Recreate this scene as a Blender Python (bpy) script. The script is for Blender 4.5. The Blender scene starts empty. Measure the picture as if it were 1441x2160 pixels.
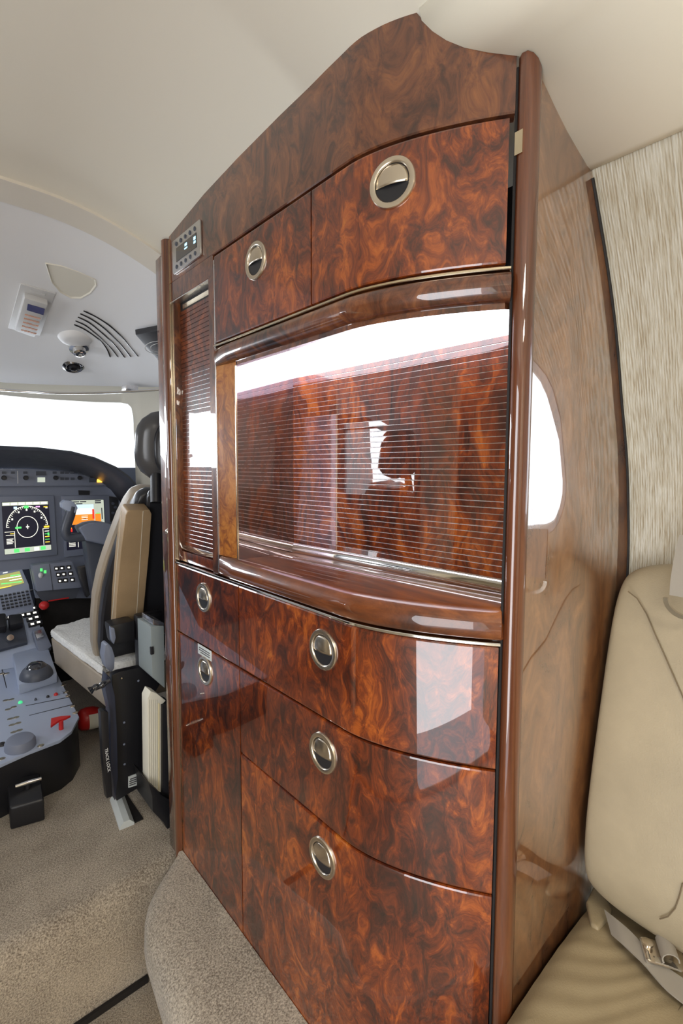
import bpy, bmesh, math, random
import numpy as np
from mathutils import Vector, Matrix
from mathutils.geometry import delaunay_2d_cdt
random.seed(4)
C = bpy.context.scene.collection
S = bpy.context.scene

# ------------------------------------------------------------------ camera
FPX, VX, HY, ROLL, H, CX, CY = 1030.0, -200.0, 985.0, 0.003, 1.15, 720.5, 1066.0
def _setup():
    d = np.array([VX-CX, CY-HY, -FPX]); hd = np.array([1., -ROLL, 0.])
    n = np.cross(d, hd); n /= np.linalg.norm(n)
    Z = n if n[1] > 0 else -n
    Y = d/np.linalg.norm(d); Y = Y-Z*(Y@Z); Y /= np.linalg.norm(Y)
    return np.array([np.cross(Y, Z), Y, Z])
RM = _setup()
cd = bpy.data.cameras.new('camera'); cam = bpy.data.objects.new('camera', cd); C.objects.link(cam)
M4 = Matrix([list(RM[i])+[0] for i in range(3)]+[[0, 0, 0, 1]]); M4.translation = Vector((0, 0, H))
cam.matrix_world = M4
cd.sensor_fit = 'VERTICAL'; cd.sensor_height = 36.0; cd.lens = 36.0*FPX/2160.0
cd.shift_y = -(1080-CY)/2160.0; cd.clip_start = 0.02; cd.clip_end = 200
S.camera = cam

# ------------------------------------------------------------------ world, exposure, lights
S.view_settings.view_transform = 'Standard'; S.view_settings.look = 'None'
S.view_settings.exposure = 0.22; S.view_settings.gamma = 1.0
S.view_settings.use_curve_mapping = False
w = bpy.data.worlds.new('overcast_sky'); S.world = w; w.use_nodes = True
bg = w.node_tree.nodes['Background']; bg.inputs[0].default_value = (0.90, 0.94, 1.0, 1); bg.inputs[1].default_value = 1.6
def area(name, loc, direction, sx, sy, power, col=(1, 1, 1)):
    l = bpy.data.lights.new(name, 'AREA'); l.shape = 'RECTANGLE'; l.size = sx; l.size_y = sy
    l.energy = power; l.color = col
    o = bpy.data.objects.new(name, l); C.objects.link(o); o.location = loc
    o.rotation_euler = Vector(direction).to_track_quat('-Z', 'Y').to_euler(); return o
WIN_Y = [0.02, -0.62, -1.26]           # centres of the cabin windows
for wy in WIN_Y:
    if wy < -1: area('window_daylight', (-1.26, wy+.02, 1.20), (1, 0, 0), 0.46, 0.5, 1.1, (0.93, 0.96, 1.0))
    area('window_daylight', (1.26, wy+.02, 1.20), (-1, 0, 0), 0.46, 0.5, 1.1, (0.93, 0.96, 1.0))
area('doorway_daylight', (-1.34, -.28, 0.62), (1, 0, 0), 1.15, 1.95, 30, (0.97, 0.98, 1.0))
area('side_window_daylight', (-1.5, 2.15, 1.30), (1, 0.0, -0.12), 0.7, 0.6, 12, (0.92, 0.95, 1.0))
area('windshield_daylight', (0.0, 3.6, 1.55), (0, -1, -0.12), 2.4, 0.9, 90, (0.90, 0.94, 1.0))
for ly in (-0.75, -1.45):
    area('cabin_fill_light', (-0.10, ly, 1.84), (0, 0, -1), 0.5, 0.3, 10, (1.0, 0.93, 0.82))  # added fill lamps behind the camera, no fixture modelled

# ------------------------------------------------------------------ picture measurement -> world points
def ray(px, py): return RM @ np.array([px-CX, CY-py, -FPX])
O = np.array([0, 0, H])
def W(px, py, **k):
    r = ray(px, py); (a, v), = k.items(); i = 'xyz'.index(a)
    return O+(v-O[i])/r[i]*r
def WP(px, py, pl):
    p, n = pl; r = ray(px, py); return O+((np.array(p)-O)@np.array(n))/(r@np.array(n))*r
def WS(px, py, f, t0=.5, t1=6.0):        # hit a height field z=f(x,y) from below
    r = ray(px, py); r = r/np.linalg.norm(r); t = t0
    while t < t1:
        p = O+t*r
        if p[2] >= f(p[0], p[1]): return p
        t += .004
    return O+t1*r
def F(y): return .545+1.18*max(0., .60-y)**1.71          # plan curve of the cabinet front
def Fn(y):
    e = 1e-4; d = (F(y+e)-F(y-e))/(2*e); n = np.array([-1., d]); return n/np.linalg.norm(n)
TY = [-9, .30, .46, .60, .70, .785, .94, 1.09, 1.29, 1.33, 1.37, 9]; TZ = [1.882, 1.880, 1.874, 1.861, 1.859, 1.858, 1.852, 1.842, 1.816, 1.809, 1.796, 1.796]
def ceil_z(x, y): return float(np.interp(y, TY, TZ))-(.71*max(0., min(abs(x), .60)-.25)**2+.45*max(0, abs(x)-.60))

# ------------------------------------------------------------------ mesh helpers
WO = {}
def tag(o, label=None, cat=None, group=None, kind=None):
    for k, v in (('label', label), ('category', cat), ('group', group), ('kind', kind)):
        if v: o[k] = v
    return o
def thing(name, base, label, cat, group=None):
    o = bpy.data.objects.new(name, None); C.objects.link(o); o.empty_display_size = .05
    o.location = base; WO[o.name] = np.array(base, float); return tag(o, label, cat, group)
def mk(name, V, Fc, mat, parent=None, bevel=0, smooth=35, mi=None, seg=2):
    V = np.array(V, float)
    me = bpy.data.meshes.new(name)
    lo, hi = V.min(0), V.max(0); c = np.array([(lo[0]+hi[0])/2, (lo[1]+hi[1])/2, lo[2]])
    me.from_pydata([tuple(v) for v in V-c], [], [tuple(f) for f in Fc])
    mats = mat if isinstance(mat, (list, tuple)) else [mat]
    for m in mats: me.materials.append(m)
    if mi is not None:
        for p, i in zip(me.polygons, mi): p.material_index = i
    bm = bmesh.new(); bm.from_mesh(me)
    bmesh.ops.recalc_face_normals(bm, faces=bm.faces)
    if bevel:
        ed = [e for e in bm.edges if len(e.link_faces) == 2 and e.calc_face_angle(0) > math.radians(30)]
        bmesh.ops.bevel(bm, geom=ed, offset=bevel, segments=seg, profile=.6, affect='EDGES', clamp_overlap=True)
    bm.to_mesh(me); bm.free()
    for p in me.polygons: p.use_smooth = bool(smooth)
    if smooth: me.set_sharp_from_angle(angle=math.radians(smooth))
    o = bpy.data.objects.new(name, me); C.objects.link(o); WO[o.name] = c
    if parent is not None:
        o.parent = parent; o.location = c-WO[parent.name]
    else: o.location = c
    return o
def clone(o, delta, parent=None, rot=None):
    c = o.copy(); C.objects.link(c); WO[c.name] = WO[o.name]+np.array(delta)
    c.parent = parent
    c.location = WO[c.name]-(WO[parent.name] if parent is not None else 0)
    if rot: c.rotation_euler = rot
    return c
class MB:
    def __init__(s): s.V = []; s.F = []; s.mi = []
    def add(s, V, Fc, m=0):
        b = len(s.V); s.V += [tuple(v) for v in V]; s.F += [tuple(i+b for i in f) for f in Fc]; s.mi += [m]*len(Fc); return s
    def box(s, lo, hi, m=0):
        (x0, y0, z0), (x1, y1, z1) = lo, hi
        return s.add([(x0, y0, z0), (x1, y0, z0), (x1, y1, z0), (x0, y1, z0), (x0, y0, z1), (x1, y0, z1), (x1, y1, z1), (x0, y1, z1)],
                     [(0, 3, 2, 1), (4, 5, 6, 7), (0, 1, 5, 4), (1, 2, 6, 5), (2, 3, 7, 6), (3, 0, 4, 7)], m)
    def prism(s, P, vec, m=0):
        n = len(P); P = [np.array(p, float) for p in P]; v = np.array(vec, float)
        return s.add(P+[p+v for p in P], [tuple(range(n))[::-1], tuple(range(n, 2*n))]+[(i, (i+1) % n, n+(i+1) % n, n+i) for i in range(n)], m)
    def loft(s, rings, closed=True, caps=True, m=0):
        n = len(rings[0]); V = [p for r in rings for p in r]; Fc = []
        for a in range(len(rings)-1):
            for i in range(n if closed else n-1):
                j = (i+1) % n; Fc.append((a*n+i, a*n+j, (a+1)*n+j, (a+1)*n+i))
        if caps and closed: Fc += [tuple(range(n))[::-1], tuple((len(rings)-1)*n+i for i in range(n))]
        return s.add(V, Fc, m)
    def tube(s, path, r, n=10, m=0, caps=True):
        P = [Vector(p) for p in path]; rings = []; up = Vector((0.13, .21, 1)).normalized()
        for i, p in enumerate(P):
            t = (P[min(i+1, len(P)-1)]-P[max(i-1, 0)]).normalized()
            a = t.cross(up); a = a.normalized() if a.length > 1e-3 else Vector((1, 0, 0)); b = t.cross(a)
            rr = r[i] if isinstance(r, (list, tuple)) else r
            rings.append([tuple(p+a*rr*math.cos(2*math.pi*k/n)+b*rr*math.sin(2*math.pi*k/n)) for k in range(n)])
        return s.loft(rings, True, caps, m)
    def ribbon(s, path, side, wd, th, m=0):      # flat strap along a path
        sd = np.array(side, float); sd /= np.linalg.norm(sd); rings = []; P = [np.array(p, float) for p in path]
        for i, p in enumerate(P):
            t = P[min(i+1, len(P)-1)]-P[max(i-1, 0)]; n = np.cross(t, sd); n /= np.linalg.norm(n)
            rings.append([p-sd*wd/2-n*th/2, p+sd*wd/2-n*th/2, p+sd*wd/2+n*th/2, p-sd*wd/2+n*th/2])
        return s.loft(rings, True, True, m)
    def lathe(s, c, axis, prof, n=24, m=0, sx=1, sref=None):  # prof [(r,h)], h along the axis
        ax = Vector(axis).normalized()
        a = Vector(sref) if sref is not None else ax.cross(Vector((.1, .2, 1)) if abs(ax.z) < .9 else Vector((1, 0, 0)))
        a = (a-ax*a.dot(ax)).normalized(); b = ax.cross(a); c = Vector(c)
        rings = [[tuple(c+ax*h+a*r*sx*math.cos(2*math.pi*k/n)+b*r*math.sin(2*math.pi*k/n)) for k in range(n)] for r, h in prof]
        return s.loft(rings, True, True, m)
    def grid(s, pts, m=0):
        return s.loft(pts, False, False, m)
    def build(s, name, mat, parent=None, **k):
        return mk(name, s.V, s.F, mat, parent, mi=s.mi if isinstance(mat, (list, tuple)) else None, **k)
def solidify(o, t, off=1.0):
    m = o.modifiers.new('thickness', 'SOLIDIFY'); m.thickness = t; m.offset = off; return o
def lerp(a, b, t): return a+(b-a)*t
def smoothcurve(pts, n):
    """Catmull-Rom through points"""
    P = [np.array(p, float) for p in pts]; P = [2*P[0]-P[1]]+P+[2*P[-1]-P[-2]]; out = []
    for i in range(1, len(P)-2):
        for k in range(n):
            t = k/n; a, b, c, d = P[i-1:i+3]
            out.append(.5*((2*b)+(-a+c)*t+(2*a-5*b+4*c-d)*t*t+(-a+3*b-3*c+d)*t**3))
    out.append(P[-2]); return out
def sheet(outer, holes, fn, step=.05, steiner=None):
    """flat (u,v) outline with holes -> triangulated, mapped by fn to 3D"""
    pts = [Vector(p) for p in outer]; edges = [(i, (i+1) % len(outer)) for i in range(len(outer))]
    for h in holes:
        b = len(pts); pts += [Vector(p) for p in h]; edges += [(b+i, b+(i+1) % len(h)) for i in range(len(h))]
    def inside(p, poly):
        c = False; j = len(poly)-1
        for i in range(len(poly)):
            a, b = poly[i], poly[j]
            if (a[1] > p[1]) != (b[1] > p[1]) and p[0] < (b[0]-a[0])*(p[1]-a[1])/(b[1]-a[1])+a[0]: c = not c
            j = i
        return c
    us = [p[0] for p in outer]; vs = [p[1] for p in outer]
    for u in np.arange(min(us)+step/2, max(us), step):
        for v in np.arange(min(vs)+step/2, max(vs), step):
            if inside((u, v), outer) and not any(inside((u, v), h) for h in holes): pts.append(Vector((u, v)))
    V, E, Fc, *_ = delaunay_2d_cdt(pts, edges, [], 0, 1e-6)
    Fo = []
    for f in Fc:
        c = (sum(V[i].x for i in f)/len(f), sum(V[i].y for i in f)/len(f))
        if inside(c, outer) and not any(inside(c, h) for h in holes): Fo.append(tuple(f))
    return [fn(v.x, v.y) for v in V], Fo
def rrect(u0, v0, u1, v1, r, n=5):
    out = []
    for cx, cy, a in ((u1-r, v1-r, 0), (u0+r, v1-r, 90), (u0+r, v0+r, 180), (u1-r, v0+r, 270)):
        for k in range(n+1):
            t = math.radians(a+90*k/n); out.append((cx+r*math.cos(t), cy+r*math.sin(t)))
    return out

# ------------------------------------------------------------------ materials
def base(name):
    m = bpy.data.materials.new(name); m.use_nodes = True
    return m, m.node_tree.nodes, m.node_tree.links, m.node_tree.nodes['Principled BSDF']
def flat(name, col, rough=.5, metal=0, coat=0, spec=.5, emit=0, ecol=None):
    m, N, L, b = base(name)
    b.inputs['Base Color'].default_value = (*col, 1); b.inputs['Roughness'].default_value = rough
    b.inputs['Metallic'].default_value = metal; b.inputs['Coat Weight'].default_value = coat; b.inputs['Coat Roughness'].default_value = .04
    b.inputs['Specular IOR Level'].default_value = spec
    if emit: b.inputs['Emission Color'].default_value = (*(ecol or col), 1); b.inputs['Emission Strength'].default_value = emit
    if not emit and name not in ('mirror',):       # slight procedural wear in the gloss
        p = N.new('ShaderNodeNewGeometry'); n = N.new('ShaderNodeTexNoise'); n.inputs['Scale'].default_value = 35
        r = N.new('ShaderNodeMapRange'); r.inputs[3].default_value = rough*.85; r.inputs[4].default_value = min(1, rough*1.15)
        L.new(p.outputs['Position'], n.inputs['Vector']); L.new(n.outputs['Fac'], r.inputs[0]); L.new(r.outputs[0], b.inputs['Roughness'])
    return m
def ramp(N, stops):
    r = N.new('ShaderNodeValToRGB'); e = r.color_ramp.elements
    while len(e) < len(stops): e.new(.5)
    for x, (p, c) in zip(e, stops): x.position = p; x.color = (*c, 1)
    return r
def burl(name, stops, scale=9, stretch=.55, rand=True, swirl=.12, coat_ior=1.75, horizontal=False, wave=0):
    m, N, L, b = base(name)
    g = N.new('ShaderNodeNewGeometry'); vec = g.outputs['Position']
    mp = N.new('ShaderNodeMapping'); mp.inputs['Scale'].default_value = (1, 1, stretch) if not horizontal else (1, stretch, 1)
    L.new(vec, mp.inputs[0]); vec = mp.outputs[0]
    if rand:
        oi = N.new('ShaderNodeObjectInfo'); mu = N.new('ShaderNodeMath'); mu.operation = 'MULTIPLY'; mu.inputs[1].default_value = 17.3
        L.new(oi.outputs['Random'], mu.inputs[0]); ad = N.new('ShaderNodeVectorMath'); ad.operation = 'ADD'
        L.new(vec, ad.inputs[0]); L.new(mu.outputs[0], ad.inputs[1]); vec = ad.outputs[0]
    n1 = N.new('ShaderNodeTexNoise'); n1.inputs['Scale'].default_value = scale*.55; n1.inputs['Detail'].default_value = 2.5
    L.new(vec, n1.inputs['Vector'])
    sb = N.new('ShaderNodeVectorMath'); sb.operation = 'SUBTRACT'; sb.inputs[1].default_value = (.5, .5, .5); L.new(n1.outputs['Color'], sb.inputs[0])
    sc = N.new('ShaderNodeVectorMath'); sc.operation = 'SCALE'; sc.inputs['Scale'].default_value = swirl*1.9; L.new(sb.outputs[0], sc.inputs[0])
    a2 = N.new('ShaderNodeVectorMath'); a2.operation = 'ADD'; L.new(vec, a2.inputs[0]); L.new(sc.outputs[0], a2.inputs[1])
    n2 = N.new('ShaderNodeTexNoise'); n2.inputs['Scale'].default_value = scale*1.5; n2.inputs['Detail'].default_value = 9; n2.inputs['Roughness'].default_value = .72; n2.inputs['Distortion'].default_value = .55
    L.new(a2.outputs[0], n2.inputs['Vector'])
    # contour rings of the warped field give the curls of the burl
    n4 = N.new('ShaderNodeTexNoise'); n4.inputs['Scale'].default_value = scale*.75; n4.inputs['Detail'].default_value = 3; L.new(a2.outputs[0], n4.inputs['Vector'])
    m4 = N.new('ShaderNodeMath'); m4.operation = 'MULTIPLY'; m4.inputs[1].default_value = 70; L.new(n4.outputs['Fac'], m4.inputs[0])
    s4 = N.new('ShaderNodeMath'); s4.operation = 'SINE'; L.new(m4.outputs[0], s4.inputs[0])
    k4 = N.new('ShaderNodeMath'); k4.operation = 'MULTIPLY_ADD'; k4.inputs[1].default_value = .013; L.new(s4.outputs[0], k4.inputs[0]); L.new(n2.outputs['Fac'], k4.inputs[2])
    n3 = N.new('ShaderNodeTexNoise'); n3.inputs['Scale'].default_value = scale*.35; n3.inputs['Detail'].default_value = 3; L.new(vec, n3.inputs['Vector'])
    k3 = N.new('ShaderNodeMath'); k3.operation = 'MULTIPLY_ADD'; k3.inputs[1].default_value = .55; k3.inputs[2].default_value = -.275; L.new(n3.outputs['Fac'], k3.inputs[0])
    su = N.new('ShaderNodeMath'); su.operation = 'ADD'; L.new(k4.outputs[0], su.inputs[0]); L.new(k3.outputs[0], su.inputs[1])
    r = ramp(N, stops); L.new(su.outputs[0], r.inputs[0])
    # small dark eyes
    v = N.new('ShaderNodeTexVoronoi'); v.inputs['Scale'].default_value = scale*4.2; L.new(a2.outputs[0], v.inputs['Vector'])
    vr = N.new('ShaderNodeMapRange'); vr.inputs[1].default_value = .0; vr.inputs[2].default_value = .28; vr.inputs[3].default_value = .25; vr.inputs[4].default_value = 1; L.new(v.outputs['Distance'], vr.inputs[0])
    mx = N.new('ShaderNodeMix'); mx.data_type = 'RGBA'; mx.blend_type = 'MULTIPLY'; mx.inputs[0].default_value = .45
    L.new(r.outputs[0], mx.inputs[6]); L.new(vr.outputs[0], mx.inputs[7]); L.new(mx.outputs[2], b.inputs['Base Color'])
    b.inputs['Roughness'].default_value = .35; b.inputs['Specular IOR Level'].default_value = .25
    b.inputs['Coat Weight'].default_value = 1; b.inputs['Coat Roughness'].default_value = .012; b.inputs['Coat IOR'].default_value = coat_ior
    return m
ST = [(.27, (.012, .004, .003)), (.42, (.060, .011, .004)), (.54, (.16, .028, .005)), (.65, (.33, .072, .008)), (.80, (.50, .155, .02))]
STD = [(.30, (.014, .005, .004)), (.45, (.07, .020, .009)), (.56, (.14, .042, .015)), (.72, (.25, .085, .025))]
STG = [(.28, (.05, .014, .005)), (.45, (.24, .07, .012)), (.58, (.42, .15, .022)), (.75, (.52, .22, .05))]
M = {}
M['burl'] = burl('burl_veneer', ST, scale=18)
M['burl_slat'] = burl('burl_slat_veneer', [(a, tuple(x*.85 for x in c)) for a, c in ST], rand=False, scale=15)
M['burl_gold'] = burl('golden_burl_veneer', STG, scale=18, stretch=.7, coat_ior=1.35)
M['burl_dark'] = burl('dark_burl_veneer', STD, scale=15)
M['walnut'] = burl('walnut_counter_veneer', [(.3, (.05, .014, .006)), (.5, (.16, .044, .011)), (.7, (.31, .10, .024))], scale=9, stretch=.25, rand=False, horizontal=True, coat_ior=1.55)
M['mahogany'] = burl('mahogany_edge', [(.3, (.05, .013, .005)), (.5, (.115, .030, .009)), (.7, (.19, .058, .017))], scale=22, stretch=.04, rand=False, swirl=.05)
M['aft_panel'] = burl('aft_panel_veneer', [(.3, (.09, .035, .018)), (.5, (.22, .09, .035)), (.7, (.36, .16, .06))], scale=10, stretch=.45, rand=False, coat_ior=3.3)
M['seam'] = flat('dark_gap', (.01, .008, .008), .7)
M['silver'] = flat('silver_inlay', (.82, .80, .80), .28, 1)
M['chrome'] = flat('polished_chrome', (.80, .79, .77), .08, 1)
M['brushed'] = flat('brushed_nickel', (.72, .64, .53), .26, 1)
M['gold'] = flat('champagne_metal', (.78, .68, .50), .2, 1)
M['black_plastic'] = flat('black_plastic', (.018, .018, .022), .4)
M['black_metal'] = flat('black_painted_metal', (.014, .014, .017), .38)
M['black_leather'] = flat('black_leather', (.02, .02, .024), .33)
M['mirror'] = flat('smoked_mirror', (.40, .33, .38), .03, 1)
M['galley_light'] = flat('galley_light_diffuser', (.9, .9, 1), .4, emit=5.0, ecol=(.93, .90, 1.0))
M['headliner'] = flat('cream_headliner', (.80, .77, .68), .85, spec=.2)
M['soffit'] = flat('pale_soffit', (.88, .83, .70), .8, spec=.2)
M['white_plastic'] = flat('off_white_plastic', (.66, .66, .66), .45)
M['cockpit_white'] = flat('cockpit_headliner', (.88, .88, .89), .7, spec=.3)
M['frame_tan'] = flat('tan_frame_band', (.74, .69, .60), .8)
M['grey_paint'] = flat('cockpit_grey', (.20, .225, .30), .45)
M['grey_light'] = flat('pedestal_grey', (.40, .46, .60), .33)
M['grey_dark'] = flat('cockpit_dark_grey', (.065, .074, .10), .42)
M['hood'] = flat('glareshield_hood', (.06, .066, .088), .55)
M['box_grey'] = flat('grey_green_box', (.26, .30, .31), .5)
M['paper'] = flat('paper_edge', (.78, .75, .64), .85)
M['paper_yellow'] = flat('paper_divider', (.75, .66, .40), .85)
M['red'] = flat('red_paint', (.55, .02, .02), .4)
M['label'] = flat('label_white', (.62, .66, .66), .5)
M['ink'] = flat('label_ink', (.08, .08, .09), .6)
M['white_ink'] = flat('white_lettering', (.8, .8, .8), .6)
M['webbing'] = flat('seat_belt_webbing', (.31, .28, .235), .7)
M['glass_dark'] = flat('display_glass', (.008, .008, .012), .06, coat=1)
def em(name, c, s): return flat(name, c, .4, emit=s, ecol=c)
M['scr_black'] = em('screen_black', (.010, .010, .022), .6)
M['scr_white'] = em('screen_white', (.85, .84, .72), 1)
M['scr_grey'] = em('screen_grey', (.42, .46, .38), 1)
M['scr_green'] = em('screen_green', (.10, .70, .16), 1)
M['scr_orange'] = em('screen_orange', (.85, .22, .02), 1)
M['scr_blue'] = em('screen_blue', (.55, .72, .95), 1)
M['scr_red'] = em('screen_red', (.7, .03, .02), 1)
M['scr_pink'] = em('screen_pink', (.8, .4, .8), 1)
M['scr_yellow'] = em('screen_yellow', (.9, .6, .05), 1)
M['scr_olive'] = em('screen_olive', (.26, .25, .06), 1)
M['key_light'] = em('lit_key_legend', (.95, .92, .80), 1.6)
M['amber'] = em('amber_annunciator', (1.0, .45, .03), 5)
M['radio_blue'] = em('display_blue', (.35, .75, 1.0), 1.6)
M['green_led'] = em('green_lamp', (.05, .5, .2), 1)
M['warm_strip'] = em('warm_wash_strip', (1.0, .84, .60), 7)
M['floor_strip'] = em('floor_courtesy_strip', (1.0, .72, .25), 12)
def leather(name, col, bump=.15):
    m, N, L, b = base(name); g = N.new('ShaderNodeNewGeometry')
    v = N.new('ShaderNodeTexVoronoi'); v.inputs['Scale'].default_value = 380; L.new(g.outputs['Position'], v.inputs['Vector'])
    n = N.new('ShaderNodeTexNoise'); n.inputs['Scale'].default_value = 9; n.inputs['Detail'].default_value = 4; L.new(g.outputs['Position'], n.inputs['Vector'])
    r = ramp(N, [(.3, tuple(x*.88 for x in col)), (.7, tuple(min(1, x*1.08) for x in col))]); L.new(n.outputs['Fac'], r.inputs[0]); L.new(r.outputs[0], b.inputs['Base Color'])
    bp = N.new('ShaderNodeBump'); bp.inputs['Strength'].default_value = bump; bp.inputs['Distance'].default_value = .0012; L.new(v.outputs['Distance'], bp.inputs['Height']); L.new(bp.outputs[0], b.inputs['Normal'])
    b.inputs['Roughness'].default_value = .42; b.inputs['Specular IOR Level'].default_value = .5; return m
M['leather'] = leather('tan_leather', (.35, .28, .17))
M['leather_pale'] = leather('pale_tan_leather', (.36, .30, .20))
M['leather_arm'] = leather('armrest_leather', (.40, .28, .16))
M['cover'] = leather('seat_cover_leather', (.36, .30, .23))
def carpet(name, c1, c2, sc=260):
    m, N, L, b = base(name); g = N.new('ShaderNodeNewGeometry')
    n = N.new('ShaderNodeTexNoise'); n.inputs['Scale'].default_value = sc; n.inputs['Detail'].default_value = 3; n.inputs['Roughness'].default_value = .7; L.new(g.outputs['Position'], n.inputs['Vector'])
    n2 = N.new('ShaderNodeTexNoise'); n2.inputs['Scale'].default_value = 6; n2.inputs['Detail'].default_value = 3; L.new(g.outputs['Position'], n2.inputs['Vector'])
    a = N.new('ShaderNodeMath'); a.operation = 'MULTIPLY_ADD'; a.inputs[1].default_value = .3; L.new(n2.outputs['Fac'], a.inputs[0]); L.new(n.outputs['Fac'], a.inputs[2])
    r = ramp(N, [(.50, c1), (.82, c2)]); L.new(a.outputs[0], r.inputs[0]); L.new(r.outputs[0], b.inputs['Base Color'])
    bp = N.new('ShaderNodeBump'); bp.inputs['Strength'].default_value = .9; bp.inputs['Distance'].default_value = .004; L.new(n.outputs['Fac'], bp.inputs['Height']); L.new(bp.outputs[0], b.inputs['Normal'])
    b.inputs['Roughness'].default_value = .95; b.inputs['Specular IOR Level'].default_value = .1
    b.inputs['Sheen Weight'].default_value = .3; return m
M['carpet'] = carpet('beige_loop_carpet', (.17, .135, .10), (.62, .54, .43), 250)
M['fleece'] = carpet('white_sheepskin', (.72, .72, .70), (.92, .92, .90), 120)
def wallfabric():
    m, N, L, b = base('grasscloth_wall_fabric'); g = N.new('ShaderNodeNewGeometry')
    mp = N.new('ShaderNodeMapping'); mp.inputs['Scale'].default_value = (5, 420, 30); L.new(g.outputs['Position'], mp.inputs[0])
    n = N.new('ShaderNodeTexNoise'); n.inputs['Scale'].default_value = 1; n.inputs['Detail'].default_value = 4; L.new(mp.outputs[0], n.inputs['Vector'])
    mp2 = N.new('ShaderNodeMapping'); mp2.inputs['Scale'].default_value = (2, 40, 9); L.new(g.outputs['Position'], mp2.inputs[0])
    n2 = N.new('ShaderNodeTexNoise'); n2.inputs['Scale'].default_value = 1; n2.inputs['Detail'].default_value = 3; L.new(mp2.outputs[0], n2.inputs['Vector'])
    wv = N.new('ShaderNodeTexWave'); wv.bands_direction = 'Y'; wv.inputs['Scale'].default_value = 75; wv.inputs['Distortion'].default_value = 1.5; wv.inputs['Detail'].default_value = 1; L.new(g.outputs['Position'], wv.inputs['Vector'])
    a = N.new('ShaderNodeMath'); a.operation = 'MULTIPLY_ADD'; a.inputs[1].default_value = .30; L.new(n2.outputs['Fac'], a.inputs[0]); L.new(n.outputs['Fac'], a.inputs[2])
    a2 = N.new('ShaderNodeMath'); a2.operation = 'MULTIPLY_ADD'; a2.inputs[1].default_value = -.16; L.new(wv.outputs['Fac'], a2.inputs[0]); L.new(a.outputs[0], a2.inputs[2])
    r = ramp(N, [(.36, (.33, .27, .18)), (.56, (.46, .42, .33)), (.80, (.58, .56, .49))]); L.new(a2.outputs[0], r.inputs[0]); L.new(r.outputs[0], b.inputs['Base Color'])
    bp = N.new('ShaderNodeBump'); bp.inputs['Strength'].default_value = .6; bp.inputs['Distance'].default_value = .002; L.new(a2.outputs[0], bp.inputs['Height']); L.new(bp.outputs[0], b.inputs['Normal'])
    b.inputs['Roughness'].default_value = .6; return m
M['fabric'] = wallfabric()
def pane():
    m = bpy.data.materials.new('window_glass'); m.use_nodes = True; N = m.node_tree.nodes; L = m.node_tree.links; N.clear()
    o = N.new('ShaderNodeOutputMaterial'); t = N.new('ShaderNodeBsdfTransparent'); t.inputs[0].default_value = (.93, .95, .96, 1)
    g = N.new('ShaderNodeBsdfGlossy'); g.inputs['Roughness'].default_value = .02; f = N.new('ShaderNodeFresnel'); f.inputs[0].default_value = 1.5
    x = N.new('ShaderNodeMixShader'); L.new(f.outputs[0], x.inputs[0]); L.new(t.outputs[0], x.inputs[1]); L.new(g.outputs[0], x.inputs[2]); L.new(x.outputs[0], o.inputs[0]); return m
M['pane'] = pane()

# ================================================================== STRUCTURE
ZA = -0.32                                                  # aisle floor level
YB = 1.345                                                  # step between cockpit floor and aisle
# fuselage half profile (x, z), outboard lining
PROF = [(.845, 1.66), (.862, 1.62), (.936, 1.504), (.99, 1.40), (1.035, 1.276), (1.075, 1.17), (1.10, 1.05), (1.11, .95), (1.10, .80), (1.07, .60), (1.02, .40), (.95, .20), (.86, .0), (.80, -.17), (.74, ZA)]
_ps = smoothcurve(PROF, 4); _sl = [0]
for a, b in zip(_ps, _ps[1:]): _sl.append(_sl[-1]+float(np.linalg.norm(b-a)))
def prof(s):
    return float(np.interp(s, _sl, [p[0] for p in _ps])), float(np.interp(s, _sl, [p[1] for p in _ps]))
def s_of_z(z): return float(np.interp(-z, [-p[1] for p in _ps], _sl))
SW0, SW1 = s_of_z(1.44), s_of_z(1.02)
def wall(side, y0, y1, wins, extra_hole=None):
    holes = []
    for wy in wins:
        holes.append(rrect(wy-.13-(.0), SW0, wy+.215, SW1, .10, 6) if False else rrect(wy-.17, SW0, wy+.21, SW1, .12, 6))
    if extra_hole: holes.append(extra_hole)
    def fn(u, v):
        x, z = prof(v); return (side*x, u, z)
    V, Fc = sheet([(y0, 0), (y1, 0), (y1, _sl[-1]), (y0, _sl[-1])], holes, fn, .06)
    o = mk('wall_right' if side > 0 else 'wall_left', V, Fc, M['fabric'], smooth=60)
    tag(o, kind='structure'); solidify(o, .004, 0); return o, holes
wr, hr = wall(1, -2.0, .40, WIN_Y)
wl, hl = wall(-1, -2.0, 1.36, WIN_Y[2:], rrect(-.75, s_of_z(1.52), .19, s_of_z(-.29), .06, 5))
k = 0
for side, hs in ((1, hr), (-1, hl[:1])):
    for h in hs:
        k += 1; fr = MB(); n = len(h)
        cu = sum(p[0] for p in h)/n; cv = sum(p[1] for p in h)/n
        def ring(sc, dx):
            out = []
            for u, v in h:
                x, z = prof(cv+(v-cv)*sc); out.append((side*(x+dx), cu+(u-cu)*sc, z))
            return out
        fr.loft([ring(1.05, -.004), ring(1.0, -.009), ring(.97, .005), ring(.93, .06)], True, False)
        o = fr.build('window_%d' % k, M['white_plastic'], smooth=40); tag(o, kind='structure')
        g = MB(); g.add(ring(.95, .05), [tuple(range(n))]); g.build('window_pane', M['pane'], o, smooth=0)
# aft end of the modelled cabin
mb = MB(); mb.box((-1.14, -2.03, ZA), (1.14, -2.0, 1.9)); tag(mb.build('wall_back', M['soffit']), kind='structure')
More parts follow.
